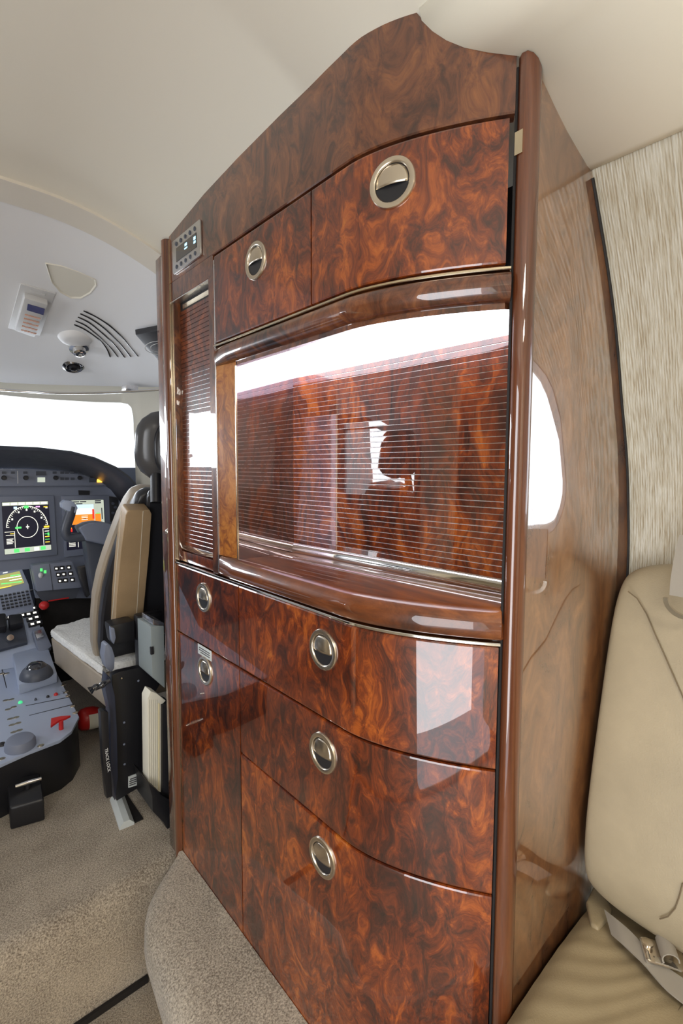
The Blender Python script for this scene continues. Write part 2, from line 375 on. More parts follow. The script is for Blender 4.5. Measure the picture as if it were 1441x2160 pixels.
# ceiling (vestibule and cabin centre)
ys = list(np.arange(-2.0, .7, .15))+list(np.arange(.7, 1.365, .03))+[1.365]
mb = MB(); mb.grid([[(x, y, ceil_z(x, y)) for x in np.linspace(-.86, .86, 69)] for y in ys])
tag(mb.build('ceiling', M['headliner'], smooth=80), kind='structure')
# lower soffit along the right hand side (drooping panel over the divan) and its left twin
SX = [.570, .576, .583, .592, .604, .620, .644, .68, .72, .76, .80, .835, .850]
SZ = [1.795, 1.782, 1.763, 1.745, 1.729, 1.716, 1.703, 1.684, 1.667, 1.652, 1.641, 1.632, 1.631]
def finv(x):
    lo, hi = .33, .60
    for _ in range(40):
        mid = (lo+hi)/2
        if F(mid) > x: lo = mid
        else: hi = mid
    return lo
for side in (1, -1):
    cols = []
    for x, z in zip(SX, SZ):
        yf = (min(.479, finv(x)-.001) if x < .648 else .352) if side > 0 else 1.3
        cols.append([(side*x, lerp(-2.0, yf, t), z) for t in np.linspace(0, 1, 14)])
    cols.append([(side*.853, lerp(-2.0, .352 if side > 0 else 1.3, t), 1.636) for t in np.linspace(0, 1, 14)])
    mb = MB(); mb.grid(cols); o = mb.build('trim_%d' % (1 if side > 0 else 2), M['soffit'], smooth=80); tag(o, kind='structure'); solidify(o, .009, -1 if side > 0 else 1)
# wash strips hidden in the soffit coves
for side in (1, -1):
    mb = MB(); mb.box((side*.842-.006, -1.95, 1.668), (side*.842+.006, .33, 1.676))
    tag(mb.build('wash_light', M['warm_strip']), 'warm wash light strip above the edge of the %s soffit' % ('divan side' if side > 0 else 'entry side'), 'light strip')
# floors
mb = MB(); mb.box((-.80, -2.0, ZA-.05), (.80, YB, ZA)); tag(mb.build('floor', M['carpet']), kind='structure')
prof_step = [(YB-.004, ZA), (YB-.006, -.06), (YB-.003, -.03), (YB+.008, -.010), (YB+.03, 0), (2.0, 0), (3.3, 0), (3.3, ZA-.05), (YB, ZA-.05)]
mb = MB(); mb.loft([[(x, y, z) for y, z in prof_step] for x in (-1.0, .545, .70, 1.05)]); tag(mb.build('floor', M['carpet'], smooth=50), kind='structure')
# dark strip standing for the shadow gap at the foot of the riser
mb = MB(); mb.box((-.8, YB-.016, ZA), (.45, YB-.0065, ZA+.018)); tag(mb.build('riser_shadow_gap', M['seam']), kind='structure')
# carpeted ledge along the foot of the cabinet
def ledge_x(y): return lerp(.368, .338, min(1, (1.12-y)/.25)) if y < 1.12 else .368+.17*max(0, (y-1.12)/.20)**2.0
rings = []
for y in list(np.arange(-.2, 1.12, .12))+[1.12, 1.17, 1.21, 1.245, 1.27, 1.29, 1.305, 1.315]:
    x0 = min(ledge_x(y), .53); zt = .046
    xe = F(y)-.001 if y > .40 else .70
    rings.append([(min(x0+.095, xe-.01), y, ZA), (min(x0+.055, xe-.02), y, ZA+.12), (x0+.008, y, zt-.10), (x0+.012, y, zt-.028), (x0+.032, y, zt-.008), (x0+.06 if x0+.06 < xe else (x0+xe)/2+.01, y, zt), (xe, y, zt+.004), (xe, y, ZA)])
mb = MB(); mb.loft(rings); tag(mb.build('trim_3', M['carpet'], smooth=60), kind='structure')
mb = MB(); mb.box((.420, -.1, ZA+.010), (.428, 1.16, ZA+.016)); tag(mb.build('floor_light', M['floor_strip']), 'thin warm courtesy light strip at the foot of the carpeted ledge', 'light strip')

# ---- bulkhead frame between vestibule and cockpit
arch = []
mb = MB()
def archz(x): return ceil_z(x, 1.37)-.0
xs = list(np.linspace(-.62, .62, 41))
mb.loft([[(x, 1.36, archz(x)-.004), (x, 1.455, archz(x)-.012), (x, 1.455, archz(x)+.10), (x, 1.366, archz(x)+.10)] for x in xs])
tag(mb.build('trim_4', M['frame_tan'], smooth=50), kind='structure')
mb = MB(); mb.box((-1.12, 1.362, ZA), (-.62, 1.46, 1.9)); tag(mb.build('wall_front', M['soffit']), kind='structure')
mb = MB(); mb.box((.60, 1.375, 0.0), (1.12, 1.455, 1.9)); tag(mb.build('wall_front', M['grey_dark']), kind='structure')
# cockpit headliner
def edge_y(x): return 2.62-.75*max(0, abs(x)-.30)**1.6
def hl_z(x, y): return 1.792-.71*max(0., min(abs(x), 1.2)-.25)**2*max(.25, 1-(y-1.45)*.9)-.232*(y-1.455)
XE = np.linspace(-1.15, 1.15, 47)
niche = [(98, 555), (130, 560), (165, 572), (200, 588), (202, 600), (190, 616), (170, 627), (150, 627), (128, 615), (110, 594)]
nxy = [tuple(WS(q[0], q[1], hl_z, 1.3)[:2]) for q in niche]
V, Fc = sheet([(x, edge_y(x)) for x in XE]+[(x, 1.45) for x in XE[::-1]], [nxy], lambda x, y: (x, y, hl_z(x, y)), .07)
o = mk('ceiling', V, Fc, M['cockpit_white'], smooth=80); tag(o, kind='structure')
# windshield surround, with the glazed opening
def ws_y(x): return 3.06-.62*max(0, abs(x)-.30)**1.6
def ws_pt(x, z): return (x, ws_y(x)+.10*(1.45-z)*(-1)+.0, z)
def Wws(px, py):
    y = 2.7
    for _ in range(12):
        p = W(px, py, y=y); y = ws_y(p[0])-.10*(1.45-p[2])
    return p
hole = [Wws(*q) for q in [(0, 833), (60, 839), (130, 844), (200, 848), (255, 849), (270, 852), (279, 861), (283, 880), (285, 930), (288, 1000), (289, 1035)]]
hr_pts = [(p[0], p[2]) for p in hole]; hole = hr_pts+[(hole[-1][0], .90)]+[(-hole[-1][0], .90)]+[(-a, b) for a, b in hr_pts[::-1] if a > .02]
V, Fc = sheet([(-1.14, .90), (-hr_pts[-1][0], .90)]+[(-a, b) for a, b in hr_pts[::-1]]+hr_pts+[(hr_pts[-1][0], .90), (1.14, .90), (1.14, 1.80), (-1.14, 1.80)], [], ws_pt, .08)
mbr = MB(); mbr.box((-1.15, 1.95, 1.80), (1.15, 3.25, 1.82)); tag(mbr.build('ceiling', M['headliner']), kind='structure')  # unseen roof slab, added to block sky light leaking in above the headliner
o = mk('wall_windshield', V, Fc, M['headliner'], smooth=60); tag(o, kind='structure'); solidify(o, .03, 0)
mb = MB(); nx = 24
mb.grid([[(x, ws_pt(x, z)[1]+.03, z) for x in np.linspace(-.98, .98, nx)] for z in (1.16, 1.72)])
tag(mb.build('window_7', M['pane'], smooth=60), kind='structure')
mb = MB()
for lo, hi in (((-1.16, 1.455, ZA), (-1.14, 1.85, 1.9)), ((-1.16, 2.45, ZA), (-1.14, 3.2, 1.9)), ((-1.16, 1.85, ZA), (-1.14, 2.45, .95)), ((-1.16, 1.85, 1.45), (-1.14, 2.45, 1.9))): mb.box(lo, hi)
tag(mb.build('wall_cockpit_left', M['grey_dark']), kind='structure')
for side in (1,):
    mb = MB(); mb.box((side*1.15-.01, 1.455, ZA), (side*1.15+.01, 3.2, 1.9)); tag(mb.build('wall_cockpit_right' if side > 0 else 'wall_cockpit_left', M['grey_dark']), kind='structure')
mb = MB(); mb.box((-1.15, 3.2, ZA), (1.15, 3.22, 1.15)); tag(mb.build('wall_firewall', M['grey_dark']), kind='structure')

# ================================================================== GALLEY CABINET
cab = thing('galley_cabinet', (.80, .80, ZA), 'tall glossy burl wood galley cabinet with bowed drawers and tambour niche', 'cabinet')
def ylist(y0, y1, fine=.012):
    ys = [y0]; y = y0
    while y < y1-1e-6:
        y += fine if y < .62 else .06
        ys.append(min(y, y1))
    if len(ys) > 2 and ys[-1]-ys[-2] < .003: ys.pop(-2)
    return ys
def sweep(name, y0, y1, sect, mat, parent=cab, smooth=35, zf=None, **k):
    """cross-section [(d,z)] (d = out from the front curve) swept along the bowed front"""
    rings = []
    for y in ylist(y0, y1):
        n = Fn(y); rings.append([(F(y)+n[0]*d, y+n[1]*d, (zf(y, z) if zf else z)) for d, z in sect])
    mb = MB(); mb.loft(rings); return mb.build(name, mat, parent, smooth=smooth, **k)
def slabsec(z0, z1, d0=-.02, d1=0., r=.0035):
    return [(d0, z0), (d1-r, z0), (d1-r*.3, z0+r*.3), (d1, z0+r), (d1, z1-r), (d1-r*.3, z1-r*.3), (d1-r, z1), (d0, z1)]
YR = .368                                           # aft edge of the fronts
G = .0032
YS = .9575                                           # vertical seam between narrow and wide stacks
# dark carcass behind everything
for nm, y0, y1, z0, z1 in (('carcass', .375, 1.29, ZA, .89), ('carcass', .375, 1.29, 1.40, 1.60)):
    sweep(nm, y0, y1, [(-.021, z0), (-.021, z1), (-.40+.0, z1), (-.40, z0)], M['seam'])
mb = MB(); mb.box((.60, 1.00, .89), (.95, 1.29, 1.60)); mb.build('carcass', M['seam'], cab)
mb = MB(); mb.box((.745, .375, .89), (.95, 1.00, 1.60)); mb.build('carcass', M['seam'], cab)
def latch(parent, y, z, r=.037):
    n = Fn(y); c = np.array([F(y), y, z]); ax = (n[0], n[1], 0)
    mb = MB(); mb.lathe(c, ax, [(r, -.002), (r, .002), (r*.97, .0038), (r*.80, .0045), (r*.745, .003), (r*.735, -.0015), (r*.9, -.0018)], 36)
    mb.build('latch_ring', M['gold'] if False else M['brushed'], parent, smooth=50)
    # recessed cup
    mb = MB(); mb.lathe(c, ax, [(r*.73, .0016), (r*.70, .0008), (r*.5, .0004), (.0005, .0004)], 28)
    mb.build('latch_cup', M['black_metal'], parent, smooth=60)
    # half-disc paddle, bulging out, lower edge free
    s = np.array([-ax[1], ax[0], 0]); N3 = np.array(ax); rings = []
    R2 = r*.70
    for kz in np.linspace(-.16, .97, 9):
        hw = R2*math.sqrt(max(0, 1-kz*kz)); rings.append([c+s*hw*u+np.array([0, 0, R2*kz])+N3*(.0018+.0042*(1-u*u)*(1-max(0, kz)**2)) for u in np.linspace(-1, 1, 11)])
    mb = MB(); mb.grid(rings); o = mb.build('latch_paddle', M['brushed'], parent, smooth=60); solidify(o, .0012, 0)
def front(name, y0, y1, z0, z1, latch_at=None, mat='burl', lab=None):
    o = sweep(name, y0+G/2, y1-G/2, slabsec(z0+G/2, z1-G/2), M[mat], smooth=10)
    if lab: o['label'] = lab
    if latch_at: latch(o, *latch_at)
    return o
Z1, Z2, Z3, Z0 = .889, .6965, .4955, .03
front('drawer', YR, YS, Z2, Z1, (.659, .8255), lab='uppermost wide bowed drawer')
front('drawer', YR, YS, Z3, Z2, (.660, .632), lab='middle wide bowed drawer')
front('drawer', YR, YS, Z0, Z3, (.661, .4285), lab='deep lowest bowed drawer')
front('drawer', YS, 1.294, Z2, Z1, (1.131, .825), lab='small narrow drawer at the cockpit end')
ld = front('door', YS, 1.294, Z0, Z2, (1.130, .636), lab='tall narrow lower door')
# small placard above the door latch
mb = MB(); mb.box((.5435, 1.093, .671), (.5451, 1.168, .697)); mb.build('placard', M['label'], ld, bevel=.0006)
mb = MB()
for i in range(3): mb.box((.5431, 1.101, .677+.0055*i), (.5436, 1.160-.008*(i == 0), .6795+.0055*i))
mb.build('placard_print', M['ink'], ld, smooth=0)
# counter with bullnose, and its metal trim line
sec = [(-.215, .8975), (.000, .8975), (.008, .901), (.0135, .910), (.014, .922), (.010, .934), (.002, .9415), (-.008, .9443), (-.014, .9446), (-.215, .9446)]
mb = MB(); rings = []
for y in sorted(ylist(YR, 1.040)+[.9645, .9655]):
    n = Fn(y); e = 1.0
    if y > 1.0: e = math.sqrt(max(0, 1-((y-1.0)/.042)**2))
    xb = .745 if y < .965 else .56
    rings.append([((F(y)+n[0]*(d if d < 0 else d*e)) if d > -.2 else max(xb, F(y)+.012), (y+n[1]*d if d > -.2 else y), z) for d, z in sec])
mb.loft(rings); mb.build('countertop', M['walnut'], cab, smooth=50)
sweep('trim_strip', YR, 1.294, [(-.02, .8895), (.004, .8895), (.0048, .8905), (.0048, .8935), (.004, .8945), (-.02, .8945)], M['chrome'])
# upper rail (mirror image of the bullnose) under the upper doors
sec = [(-.05, 1.383), (.000, 1.383), (.008, 1.387), (.0135, 1.396), (.014, 1.408), (.010, 1.418), (.002, 1.4235), (-.02, 1.4245)]
mb = MB(); rings = []
for y in ylist(YR, 1.046):
    n = Fn(y); e = 1.0 if y < 1.01 else math.sqrt(max(0, 1-((y-1.01)/.038)**2))
    rings.append([(F(y)+n[0]*(d if d < 0 else d*e), y+n[1]*d, z) for d, z in sec])
mb.loft(rings); mb.build('upper_rail', M['burl_dark'], cab, smooth=50)
sweep('trim_strip', YR, 1.048, [(-.02, 1.4255), (.004, 1.4255), (.005, 1.4265), (.005, 1.4290), (.004, 1.4300), (-.02, 1.4300)], M['gold'])
# upper doors
front('door', YR+.004, .6925, 1.4335, 1.630, (.518, 1.573), mat='burl', lab='large bowed upper door')
front('door', .6925, 1.050, 1.4335, 1.630, (.871, 1.564), mat='burl', lab='small upper door toward the cockpit')
mb = MB(); mb.box((.640, .355, 1.575), (.650, .3665, 1.605)); mb.build('hinge', M['gold'], cab)
mb = MB(); mb.box((.648, .3585, ZA), (.700, .372, 1.69)); mb.build('gap_liner', M['seam'], cab)
mb = MB(); mb.box((.6495, .3722, ZA), (.70, .386, .888)); mb.build('gap_liner', M['seam'], cab)
mb = MB(); mb.box((.6427, .3655, ZA), (.668, .3689, 1.69)); mb.build('gap_liner', M['seam'], cab)
# header panel, top edge scribed to the ceiling / soffit
def topz(y):
    z = ceil_z(F(y), y)+.001
    if y < .479: z = min(z, float(np.interp(F(y), SX, SZ))+.004)
    return z
zf = lambda y, z: topz(y) if z > 5 else z
o = sweep('header_panel', YR, 1.294, [(-.02, 1.633), (-.002, 1.633), (0, 1.635), (0, 9), (-.02, 9)], M['burl_dark'], zf=zf, smooth=10)
o = sweep('header_panel', 1.056, 1.294, [(-.02, 1.586), (-.002, 1.586), (0, 1.588), (0, 1.633), (-.02, 1.633)], M['burl_dark'])
sweep('trim_strip', 1.056, 1.294, [(-.02, 1.583), (.0008, 1.583), (.0008, 1.5855), (-.02, 1.5855)], M['silver'])
# pillars
sweep('stile', 1.052, 1.076, slabsec(.896, 1.632, -.03, .001), M['burl_dark'], smooth=10)
mb = MB(); mb.prism([(.556, .9625, .9445), (.5465, 1.047, .9445), (.575, 1.047, .9445), (.575, .9625, .9445)], (0, 0, .4405)); mb.build('stile', M['burl_gold'], cab, smooth=10)
mb = MB(); mb.box((.5445, 1.0475, .90), (.56, 1.0515, 1.62)); mb.build('stile_inlay', M['silver'], cab)
mb = MB(); mb.box((.545, .9600, .945), (.549, .9625, 1.372)); mb.build('corner_trim', M['gold'], cab)
# niche: smoked mirror on the forward side, diffuser overhead, tambour behind
mb = MB(); mb.box((.549, .9605, .944), (.745, .9625, 1.384)); mb.build('side_mirror', M['mirror'], cab)
mb = MB(); mb.box((.69, .962, .90), (.75, 1.0, 1.40)); mb.build('carcass', M['seam'], cab)
sec_y = ylist(.375, .958)
mb = MB(); mb.loft([[(F(y)+.024, y, 1.380), (.735, y, 1.380), (.735, y, 1.388), (F(y)+.024, y, 1.388)] for y in sec_y]); mb.build('light_diffuser', M['galley_light'], cab, smooth=0)
mb = MB(); mb.loft([[(F(y)+.004, y, 1.374), (F(y)+.026, y, 1.378), (F(y)+.026, y, 1.389), (F(y)+.004, y, 1.389)] for y in sec_y]); mb.build('diffuser_frame', M['burl_dark'], cab, smooth=40)
mb = MB(); mb.box((.655, .3695, .945), (.75, .374, 1.39)); mb.build('niche_end', M['burl_gold'], cab)
def xb(y): return .700+(.962-y)*.052
pitch = .0107; zb = .968; ns = 37; ang = math.atan2(xb(.375)-xb(.96), .96-.375)
p0 = np.array([xb(.9605), .9605, 0]); p1 = np.array([xb(.374), .374, 0]); dv = (p1-p0); nv = np.array([-dv[1], dv[0], 0]); nv /= np.linalg.norm(nv)
if nv[0] > 0: nv = -nv
mb = MB(); mb.prism([p0-nv*.010+np.array([0, 0, .945]), p1-nv*.010+np.array([0, 0, .945]), p1-nv*.0012+np.array([0, 0, .945]), p0-nv*.0012+np.array([0, 0, .945])], (0, 0, .435))
mb.build('metal_inlay', M['silver'], cab, smooth=0)
sl = None
hh = pitch-.0011
for i in range(ns):
    z = zb+i*pitch
    if sl is None:
        mb = MB(); mb.loft([[p-nv*.005+np.array([0, 0, z]), p-nv*.0003+np.array([0, 0, z]), p+np.array([0, 0, z+.0003]), p+np.array([0, 0, z+hh-.0003]), p-nv*.0003+np.array([0, 0, z+hh]), p-nv*.005+np.array([0, 0, z+hh])] for p in (p0, p1)])
        sl = mb.build('slat', M['burl_slat'], cab, smooth=25); base_sl = sl
    else:
        clone(base_sl, (0, 0, i*pitch), cab, rot=(0, random.uniform(-.012, .012), random.uniform(-.0006, .0006)))
# chrome bottom pull of the tambour
mb = MB(); mb.loft([[p-nv*.004+np.array([0, 0, .9455]), p+nv*.004+np.array([0, 0, .9455]), p+nv*.0055+np.array([0, 0, .952]), p+nv*.004+np.array([0, 0, .960]), p+nv*.001+np.array([0, 0, .9655]), p-nv*.004+np.array([0, 0, .9665])] for p in (p0, p1)])
mb.build('tambour_pull', M['chrome'], cab, smooth=60)
# groove lines in the counter
for dx in (.035, .060):
    mb = MB(); mb.tube([(lerp(.60, .665, t)+dx, lerp(.95, .38, t), .9448) for t in (0, .5, 1)], .0006, 6); mb.build('counter_groove', M['silver'], cab)
# narrow tambour beside the cockpit
YA, YZ = 1.078, 1.290; n2 = 55; zb2 = .938; pt2 = .01135
mb = MB(); mb.box((.5662, YA, .925), (.573, YZ, 1.575)); mb.build('metal_inlay', M['silver'], cab, smooth=0)
s2 = None
for i in range(n2):
    z = zb2+i*pt2; h2 = pt2-.0012
    if s2 is None:
        mb = MB(); sc = [(.570, z), (.5648, z), (.5645, z+.0003), (.5645, z+h2-.0003), (.5648, z+h2), (.570, z+h2)]
        mb.loft([[(x, y, zz) for x, zz in sc] for y in (YA, YZ)]); s2 = mb.build('slat', M['burl_slat'], cab, smooth=25)
    else: clone(s2, (0, 0, i*pt2), cab, rot=(0, random.uniform(-.006, .006), 0))
mb = MB(); mb.box((.553, YA, .897), (.575, YZ, .924)); mb.build('tambour_sill', M['burl'], cab, bevel=.001)
mb = MB(); P = [(.566, YA, .925), (.566, YZ, .925)]
mb.loft([[(.569, y, .925), (.560-.006*math.sin(math.pi*(y-YA)/(YZ-YA)), y, .925), (.556-.007*math.sin(math.pi*(y-YA)/(YZ-YA)), y, .930), (.561, y, .9365), (.569, y, .9375)] for y in np.linspace(YA, YZ, 13)])
mb.build('tambour_pull', M['chrome'], cab, smooth=60)
mb = MB(); mb.box((.548, 1.28, .897), (.575, 1.294, 1.583)); mb.build('tambour_channel', M['burl_dark'], cab, bevel=.001)
mb = MB(); mb.box((.5655, 1.10, 1.566), (.569, 1.265, 1.578)); mb.build('vent_mesh', M['gold'], cab)
# control panel with display and ten keys
cp = MB(); cp.prism([(.5445, y, z) for y, z in rrect(1.104, 1.647, 1.264, 1.7285, .006, 3)], (-.0045, 0, 0)); cpo = cp.build('control_panel', M['brushed'], cab, bevel=.001); cpo.data.materials[0] = flat('satin_aluminium', (.62, .61, .60), .32, 1)
mb = MB(); mb.box((.5388, 1.124, 1.671), (.5402, 1.238, 1.704)); mb.build('control_display', M['glass_dark'], cpo)
mb = MB()
for (y0, y1, z0, z1) in ((1.126, 1.137, 1.690, 1.697), (1.126, 1.137, 1.682, 1.687), (1.174, 1.186, 1.692, 1.698), (1.172, 1.188, 1.685, 1.688)): mb.box((.5383, y0, z0), (.5389, y1, z1))
mb.build('display_digits', M['radio_blue'], cpo, smooth=0)
bt = None
for r_, z in ((0, 1.7155), (1, 1.659)):
    for i in range(5):
        y = 1.132+i*.0265
        if bt is None:
            mb = MB(); mb.lathe((.540, y, z), (-1, 0, 0), [(.0052, 0), (.0052, .0015), (.004, .0022), (.001, .0024)], 12); bt = mb.build('button', M['grey_dark'], cpo, smooth=40); b0 = (y, z)
        else: clone(bt, (0, y-b0[0], z-b0[1]), cpo)
# aft corner post, rounded, full height, and the aft side panel
post = [(.645, .366), (.6415, .360), (.6425, .3525), (.648, .347), (.656, .3442), (.665, .3442), (.672, .3465), (.6765, .351), (.678, .356), (.678, .3715), (.655, .3715)]
def postx(z): return 0
ptop = 1.690
mb = MB(); mb.loft([[(x, y, ZA) for x, y in post], [(x, y, float(np.interp(x, SX, SZ))-.001) for x, y in post]]); mb.build('corner_post', M['mahogany'], cab, smooth=50)
# panel outline in (x,z), follows the lining
pl = [(.674, ZA)]+[(x-.003, z) for x, z in PROF[::-1][:-2]]+[(.852, 1.634)]+[(x, z+.004) for x, z in list(zip(SX, SZ))[::-1] if .678 < x < .84]+[(.674, 1.690)]
mb = MB(); mb.prism([(x, .3505, z) for x, z in pl], (0, .020, 0)); mb.build('aft_panel', M['aft_panel'], cab, bevel=.0015)
mb = MB(); ed = [(x-.008, .3495, z) for x, z in smoothcurve(PROF[1:11], 4)]; mb.tube(ed, .0028, 8); mb.build('edge_shadow_gap', M['seam'], cab, smooth=60)  # thin dark tube drawn in place of the shadow gap between panel and lining
# forward post with its brass edges
mb = MB(); fp = [(.560, 1.296), (.542, 1.296), (.536, 1.300), (.533, 1.308), (.533, 1.318), (.536, 1.326), (.542, 1.330), (.560, 1.330)]
mb.loft([[(x, y, 0.0) for x, y in fp], [(x, y, 1.748) for x, y in fp]]); mb.build('forward_post', M['mahogany'], cab, smooth=50, )
mb = MB(); mb.box((.5425, 1.2942, .0), (.556, 1.2958, 1.745)); mb.build('post_inlay', M['gold'], cab)
# door-pocket jamb beyond the post
jm = thing('door_jamb', (.60, 1.36, 0), 'dark wooden cockpit doorway jamb with bright metal edge strips beside the cabinet', 'door jamb')
mb = MB(); mb.box((.572, 1.332, .0), (.80, 1.342, 1.74)); mb.build('pocket_lining', M['seam'], jm)
mb = MB(); mb.box((.549, 1.343, .0), (.62, 1.40, 1.735)); mb.build('jamb_board', M['burl_dark'], jm, bevel=.003)
mb = MB(); mb.tube([(.5485, 1.352, .0), (.5485, 1.352, 1.72)], .003, 8); mb.build('metal_edge', M['chrome'], jm)
mb = MB(); c = W(343, 1122, y=1.352); mb.lathe((.556, 1.350, c[2]), (-1, 0, 0), [(.003, 0), (.003, .006), (.0075, .009), (.008, .013), (.005, .0165), (.001, .017)], 14); mb.build('knob', M['chrome'], jm, smooth=50)

# ================================================================== DIVAN
dv_ = thing('divan', (.85, -.30, ZA), 'tan leather divan seat along the fabric wall beside the cabinet', 'sofa')
def pillow(name, x0, x1, y0, y1, z0, z1, fx, mat, parent, n=18, **k):
    pass
# backrest section: rounded leather back leaning against the lining. built from a front profile swept along y with rounded forward end
def back_ring(y, e):
    """e = 0..1 inset factor toward the rounded end; returns section in x,z"""
    top, bot = .985, .345
    fr = [(0.925, .345), (.895, .375), (.884, .43), (.894, .52), (.918, .62), (.944, .72), (.968, .82), (.988, .89), (1.006, .94), (1.03, .975), (1.06, .985), (1.088, .96)]
    bk = [(1.086, .78), (1.05, .58), (.99, .345)]
    pts = fr+bk; cx, cz = 1.02, .66
    return [(cx+(x-cx)*(1-.30*e), y, cz+(z-cz)*(1-(.34 if z > cz else .16)*e)) for x, z in pts]
rings = []
for y, e in ((.341, .85), (.339, .56), (.333, .36), (.321, .24), (.302, .14), (.275, .06), (.23, .015), (.18, 0), (.10, 0), (-.05, 0), (-.4, 0), (-.8, 0), (-1.2, 0)): rings.append(back_ring(y, e))
mb = MB(); mb.loft(rings); o = mb.build('backrest', M['leather_pale'], dv_, smooth=70)
sb = o.modifiers.new('sub', 'SUBSURF'); sb.levels = 1; sb.render_levels = 2
# seam piping on the backrest face, traced on the face
def back_x(z): return float(np.interp(z, [.345, .375, .43, .52, .62, .72, .82, .89, .94, .975], [.925, .895, .884, .894, .918, .944, .968, .988, 1.006, 1.03]))
def on_back(px, py):
    x = .92
    for _ in range(25):
        p = W(px, py, x=x); x = .5*x+.5*back_x(p[2])
    return (p[0]-.002, p[1], p[2])
seam = [on_back(*q) for q in [(1326, 1247), (1345, 1262), (1365, 1295), (1382, 1335), (1400, 1375), (1420, 1420), (1441, 1468), (1470, 1540), (1500, 1620)]]
mb = MB(); mb.tube(seam, .0011, 6); mb.build('seam', flat('seam_thread', (.16, .12, .07), .8), dv_)
seam = [on_back(*q) for q in [(1441, 1862), (1434, 1890), (1425, 1915), (1410, 1932), (1393, 1937)]]
mb = MB(); mb.tube(seam, .0011, 6); mb.build('seam', bpy.data.materials['seam_thread'], dv_)
# seat cushion: grid with creases, slopes down toward the wall
def cush_z(x, y):
    t = (x-.60)/.42
    z = .322-.010*t+.010*math.sin(math.pi*min(1, max(0, t)))
    d = .345-y
    z -= .022*math.exp(-(d/.018)**1.4)
    # soft radiating creases
    u = (y-.10)*math.cos(.5)+(x-.7)*math.sin(.5)
    z += .0006*math.sin(u*85+2.5*math.sin(x*14))*math.exp(-((x-.74)/.14)**2)+.0008*math.sin((x*.9+y*1.1)*150+3*math.sin(y*30))*math.exp(-((y-.26)/.09)**2)
    return z
xs_ = list(np.linspace(.56, 1.00, 90)); yy = list(np.linspace(-1.2, -.1, 14))+list(np.linspace(-.08, .341, 110))
mb = MB(); mb.grid([[(x, y, cush_z(x, y)-(.05*max(0, (.60-x)/.04)**2)) for x in xs_] for y in yy])
mb.grid([[(.56, y, z) for z in (.16, .275)] for y in (-1.2, .341)]); mb.grid([[(x, .341, z) for z in (.16, .30)] for x in (.56, 1.0)])
mb.build('seat_cushion', M['leather'], dv_, smooth=80)
mb = MB(); mb.tube([W(q[0], q[1], z=.325) for q in [(1441, 2118), (1425, 2140), (1405, 2170), (1380, 2215)]], .0013, 6); mb.build('seam', bpy.data.materials['seam_thread'], dv_)
mb = MB(); mb.box((.575, -1.2, ZA), (.95, .341, .17)); mb.build('seat_base', M['leather'], dv_, bevel=.01)
# bolster in the corner behind the cushion
mb = MB(); mb.prism([W(*q, z=.314) for q in [(1252, 1880), (1276, 1902), (1292, 1930), (1280, 1952), (1262, 1975), (1246, 1962), (1236, 1915)]], (0, 0, .014)); mb.build('cushion_gusset', M['leather'], dv_, bevel=.006, seg=3, smooth=70)
# ---- lap belt
lb = thing('lap_belt', W(1400, 2010, z=.335), 'grey lap belt webbing with metal buckle lying in the divan seat crease', 'seat belt')
P = [W(1283, 1945, z=.338), W(1310, 1968, z=.348), W(1345, 2000, z=.348), W(1385, 2045, z=.345), W(1420, 2075, z=.342), W(1470, 2110, z=.340)]
mb = MB(); mb.ribbon(smoothcurve(P, 5), (.80, .55, .12), .046, .0025); mb.build('webbing', M['webbing'], lb, smooth=60)
c = W(1400, 2015, z=.352)
mb = MB(); dx = np.array([.5, -.82, -.05]); dx /= np.linalg.norm(dx); dy = np.array([.82, .5, .1]); dy /= np.linalg.norm(dy); dz = np.cross(dx, dy)
def fr2(c, u, v): return [c+dx*a+dy*b for a, b in rrect(-u, -v, u, v, .006, 3)]
mb.prism(fr2(c, .030, .020), dz*.003); mb.build('buckle_plate', M['brushed'], lb, bevel=.0008)
mb = MB(); mb.tube([c-dx*.026-dy*.018, c-dx*.026+dy*.018], .0045, 10); mb.build('buckle_bar', M['chrome'], lb)
q = W(1366, 1990, z=.362); mb = MB(); mb.lathe(q, (0, 0, 1), [(.006, -.012), (.006, -.002), (.0085, 0), (.0085, .003), (.005, .0045), (.001, .0047)], 18); mb.build('buckle_stud', M['brushed'], lb, smooth=40)
q0 = W(1405, 1975, z=.365); q1 = W(1425, 2028, z=.368)
mb = MB(); loop = []
for a in np.linspace(0, math.pi*1.6, 12): loop.append(c+dx*.012*math.cos(a)+dz*(.012+.012*math.sin(a))+dx*.004)
mb.ribbon(loop, dy, .034, .002); mb.build('webbing_loop', M['webbing'], lb, smooth=60)
mb = MB(); mb.prism([W(*q, z=.352) for q in [(1377, 2019), (1410, 2027), (1430, 2036), (1438, 2052), (1410, 2040), (1383, 2032)]], (0, 0, .003)); mb.build('tongue', M['chrome'], lb, bevel=.0005)
# ---- shoulder belt hanging on the backrest
sbt = thing('shoulder_belt', W(1430, 1300, x=.955), 'grey shoulder belt hanging with a chrome ring at the backrest edge', 'seat belt')
xx = .955
P = [W(1432, 1128, x=xx+.02), W(1420, 1180, x=xx+.008), W(1413, 1225, x=xx), W(1411, 1255, x=xx-.002)]
P = [p+np.array([0, -.026, 0]) for p in P]
mb = MB(); mb.ribbon(smoothcurve(P, 4), (0.05, 1, 0), .050, .0028); mb.build('webbing', M['webbing'], sbt, smooth=60)
c0 = P[-1]; rr = []
for a in np.linspace(math.pi*.0, math.pi, 13): rr.append(c0+np.array([-.003, .029*math.cos(a), -.004-.028*math.sin(a)]))
mb = MB(); mb.ribbon(rr, (1, .0, .0), .008, .007); mb.build('belt_ring', M['chrome'], sbt, smooth=60)


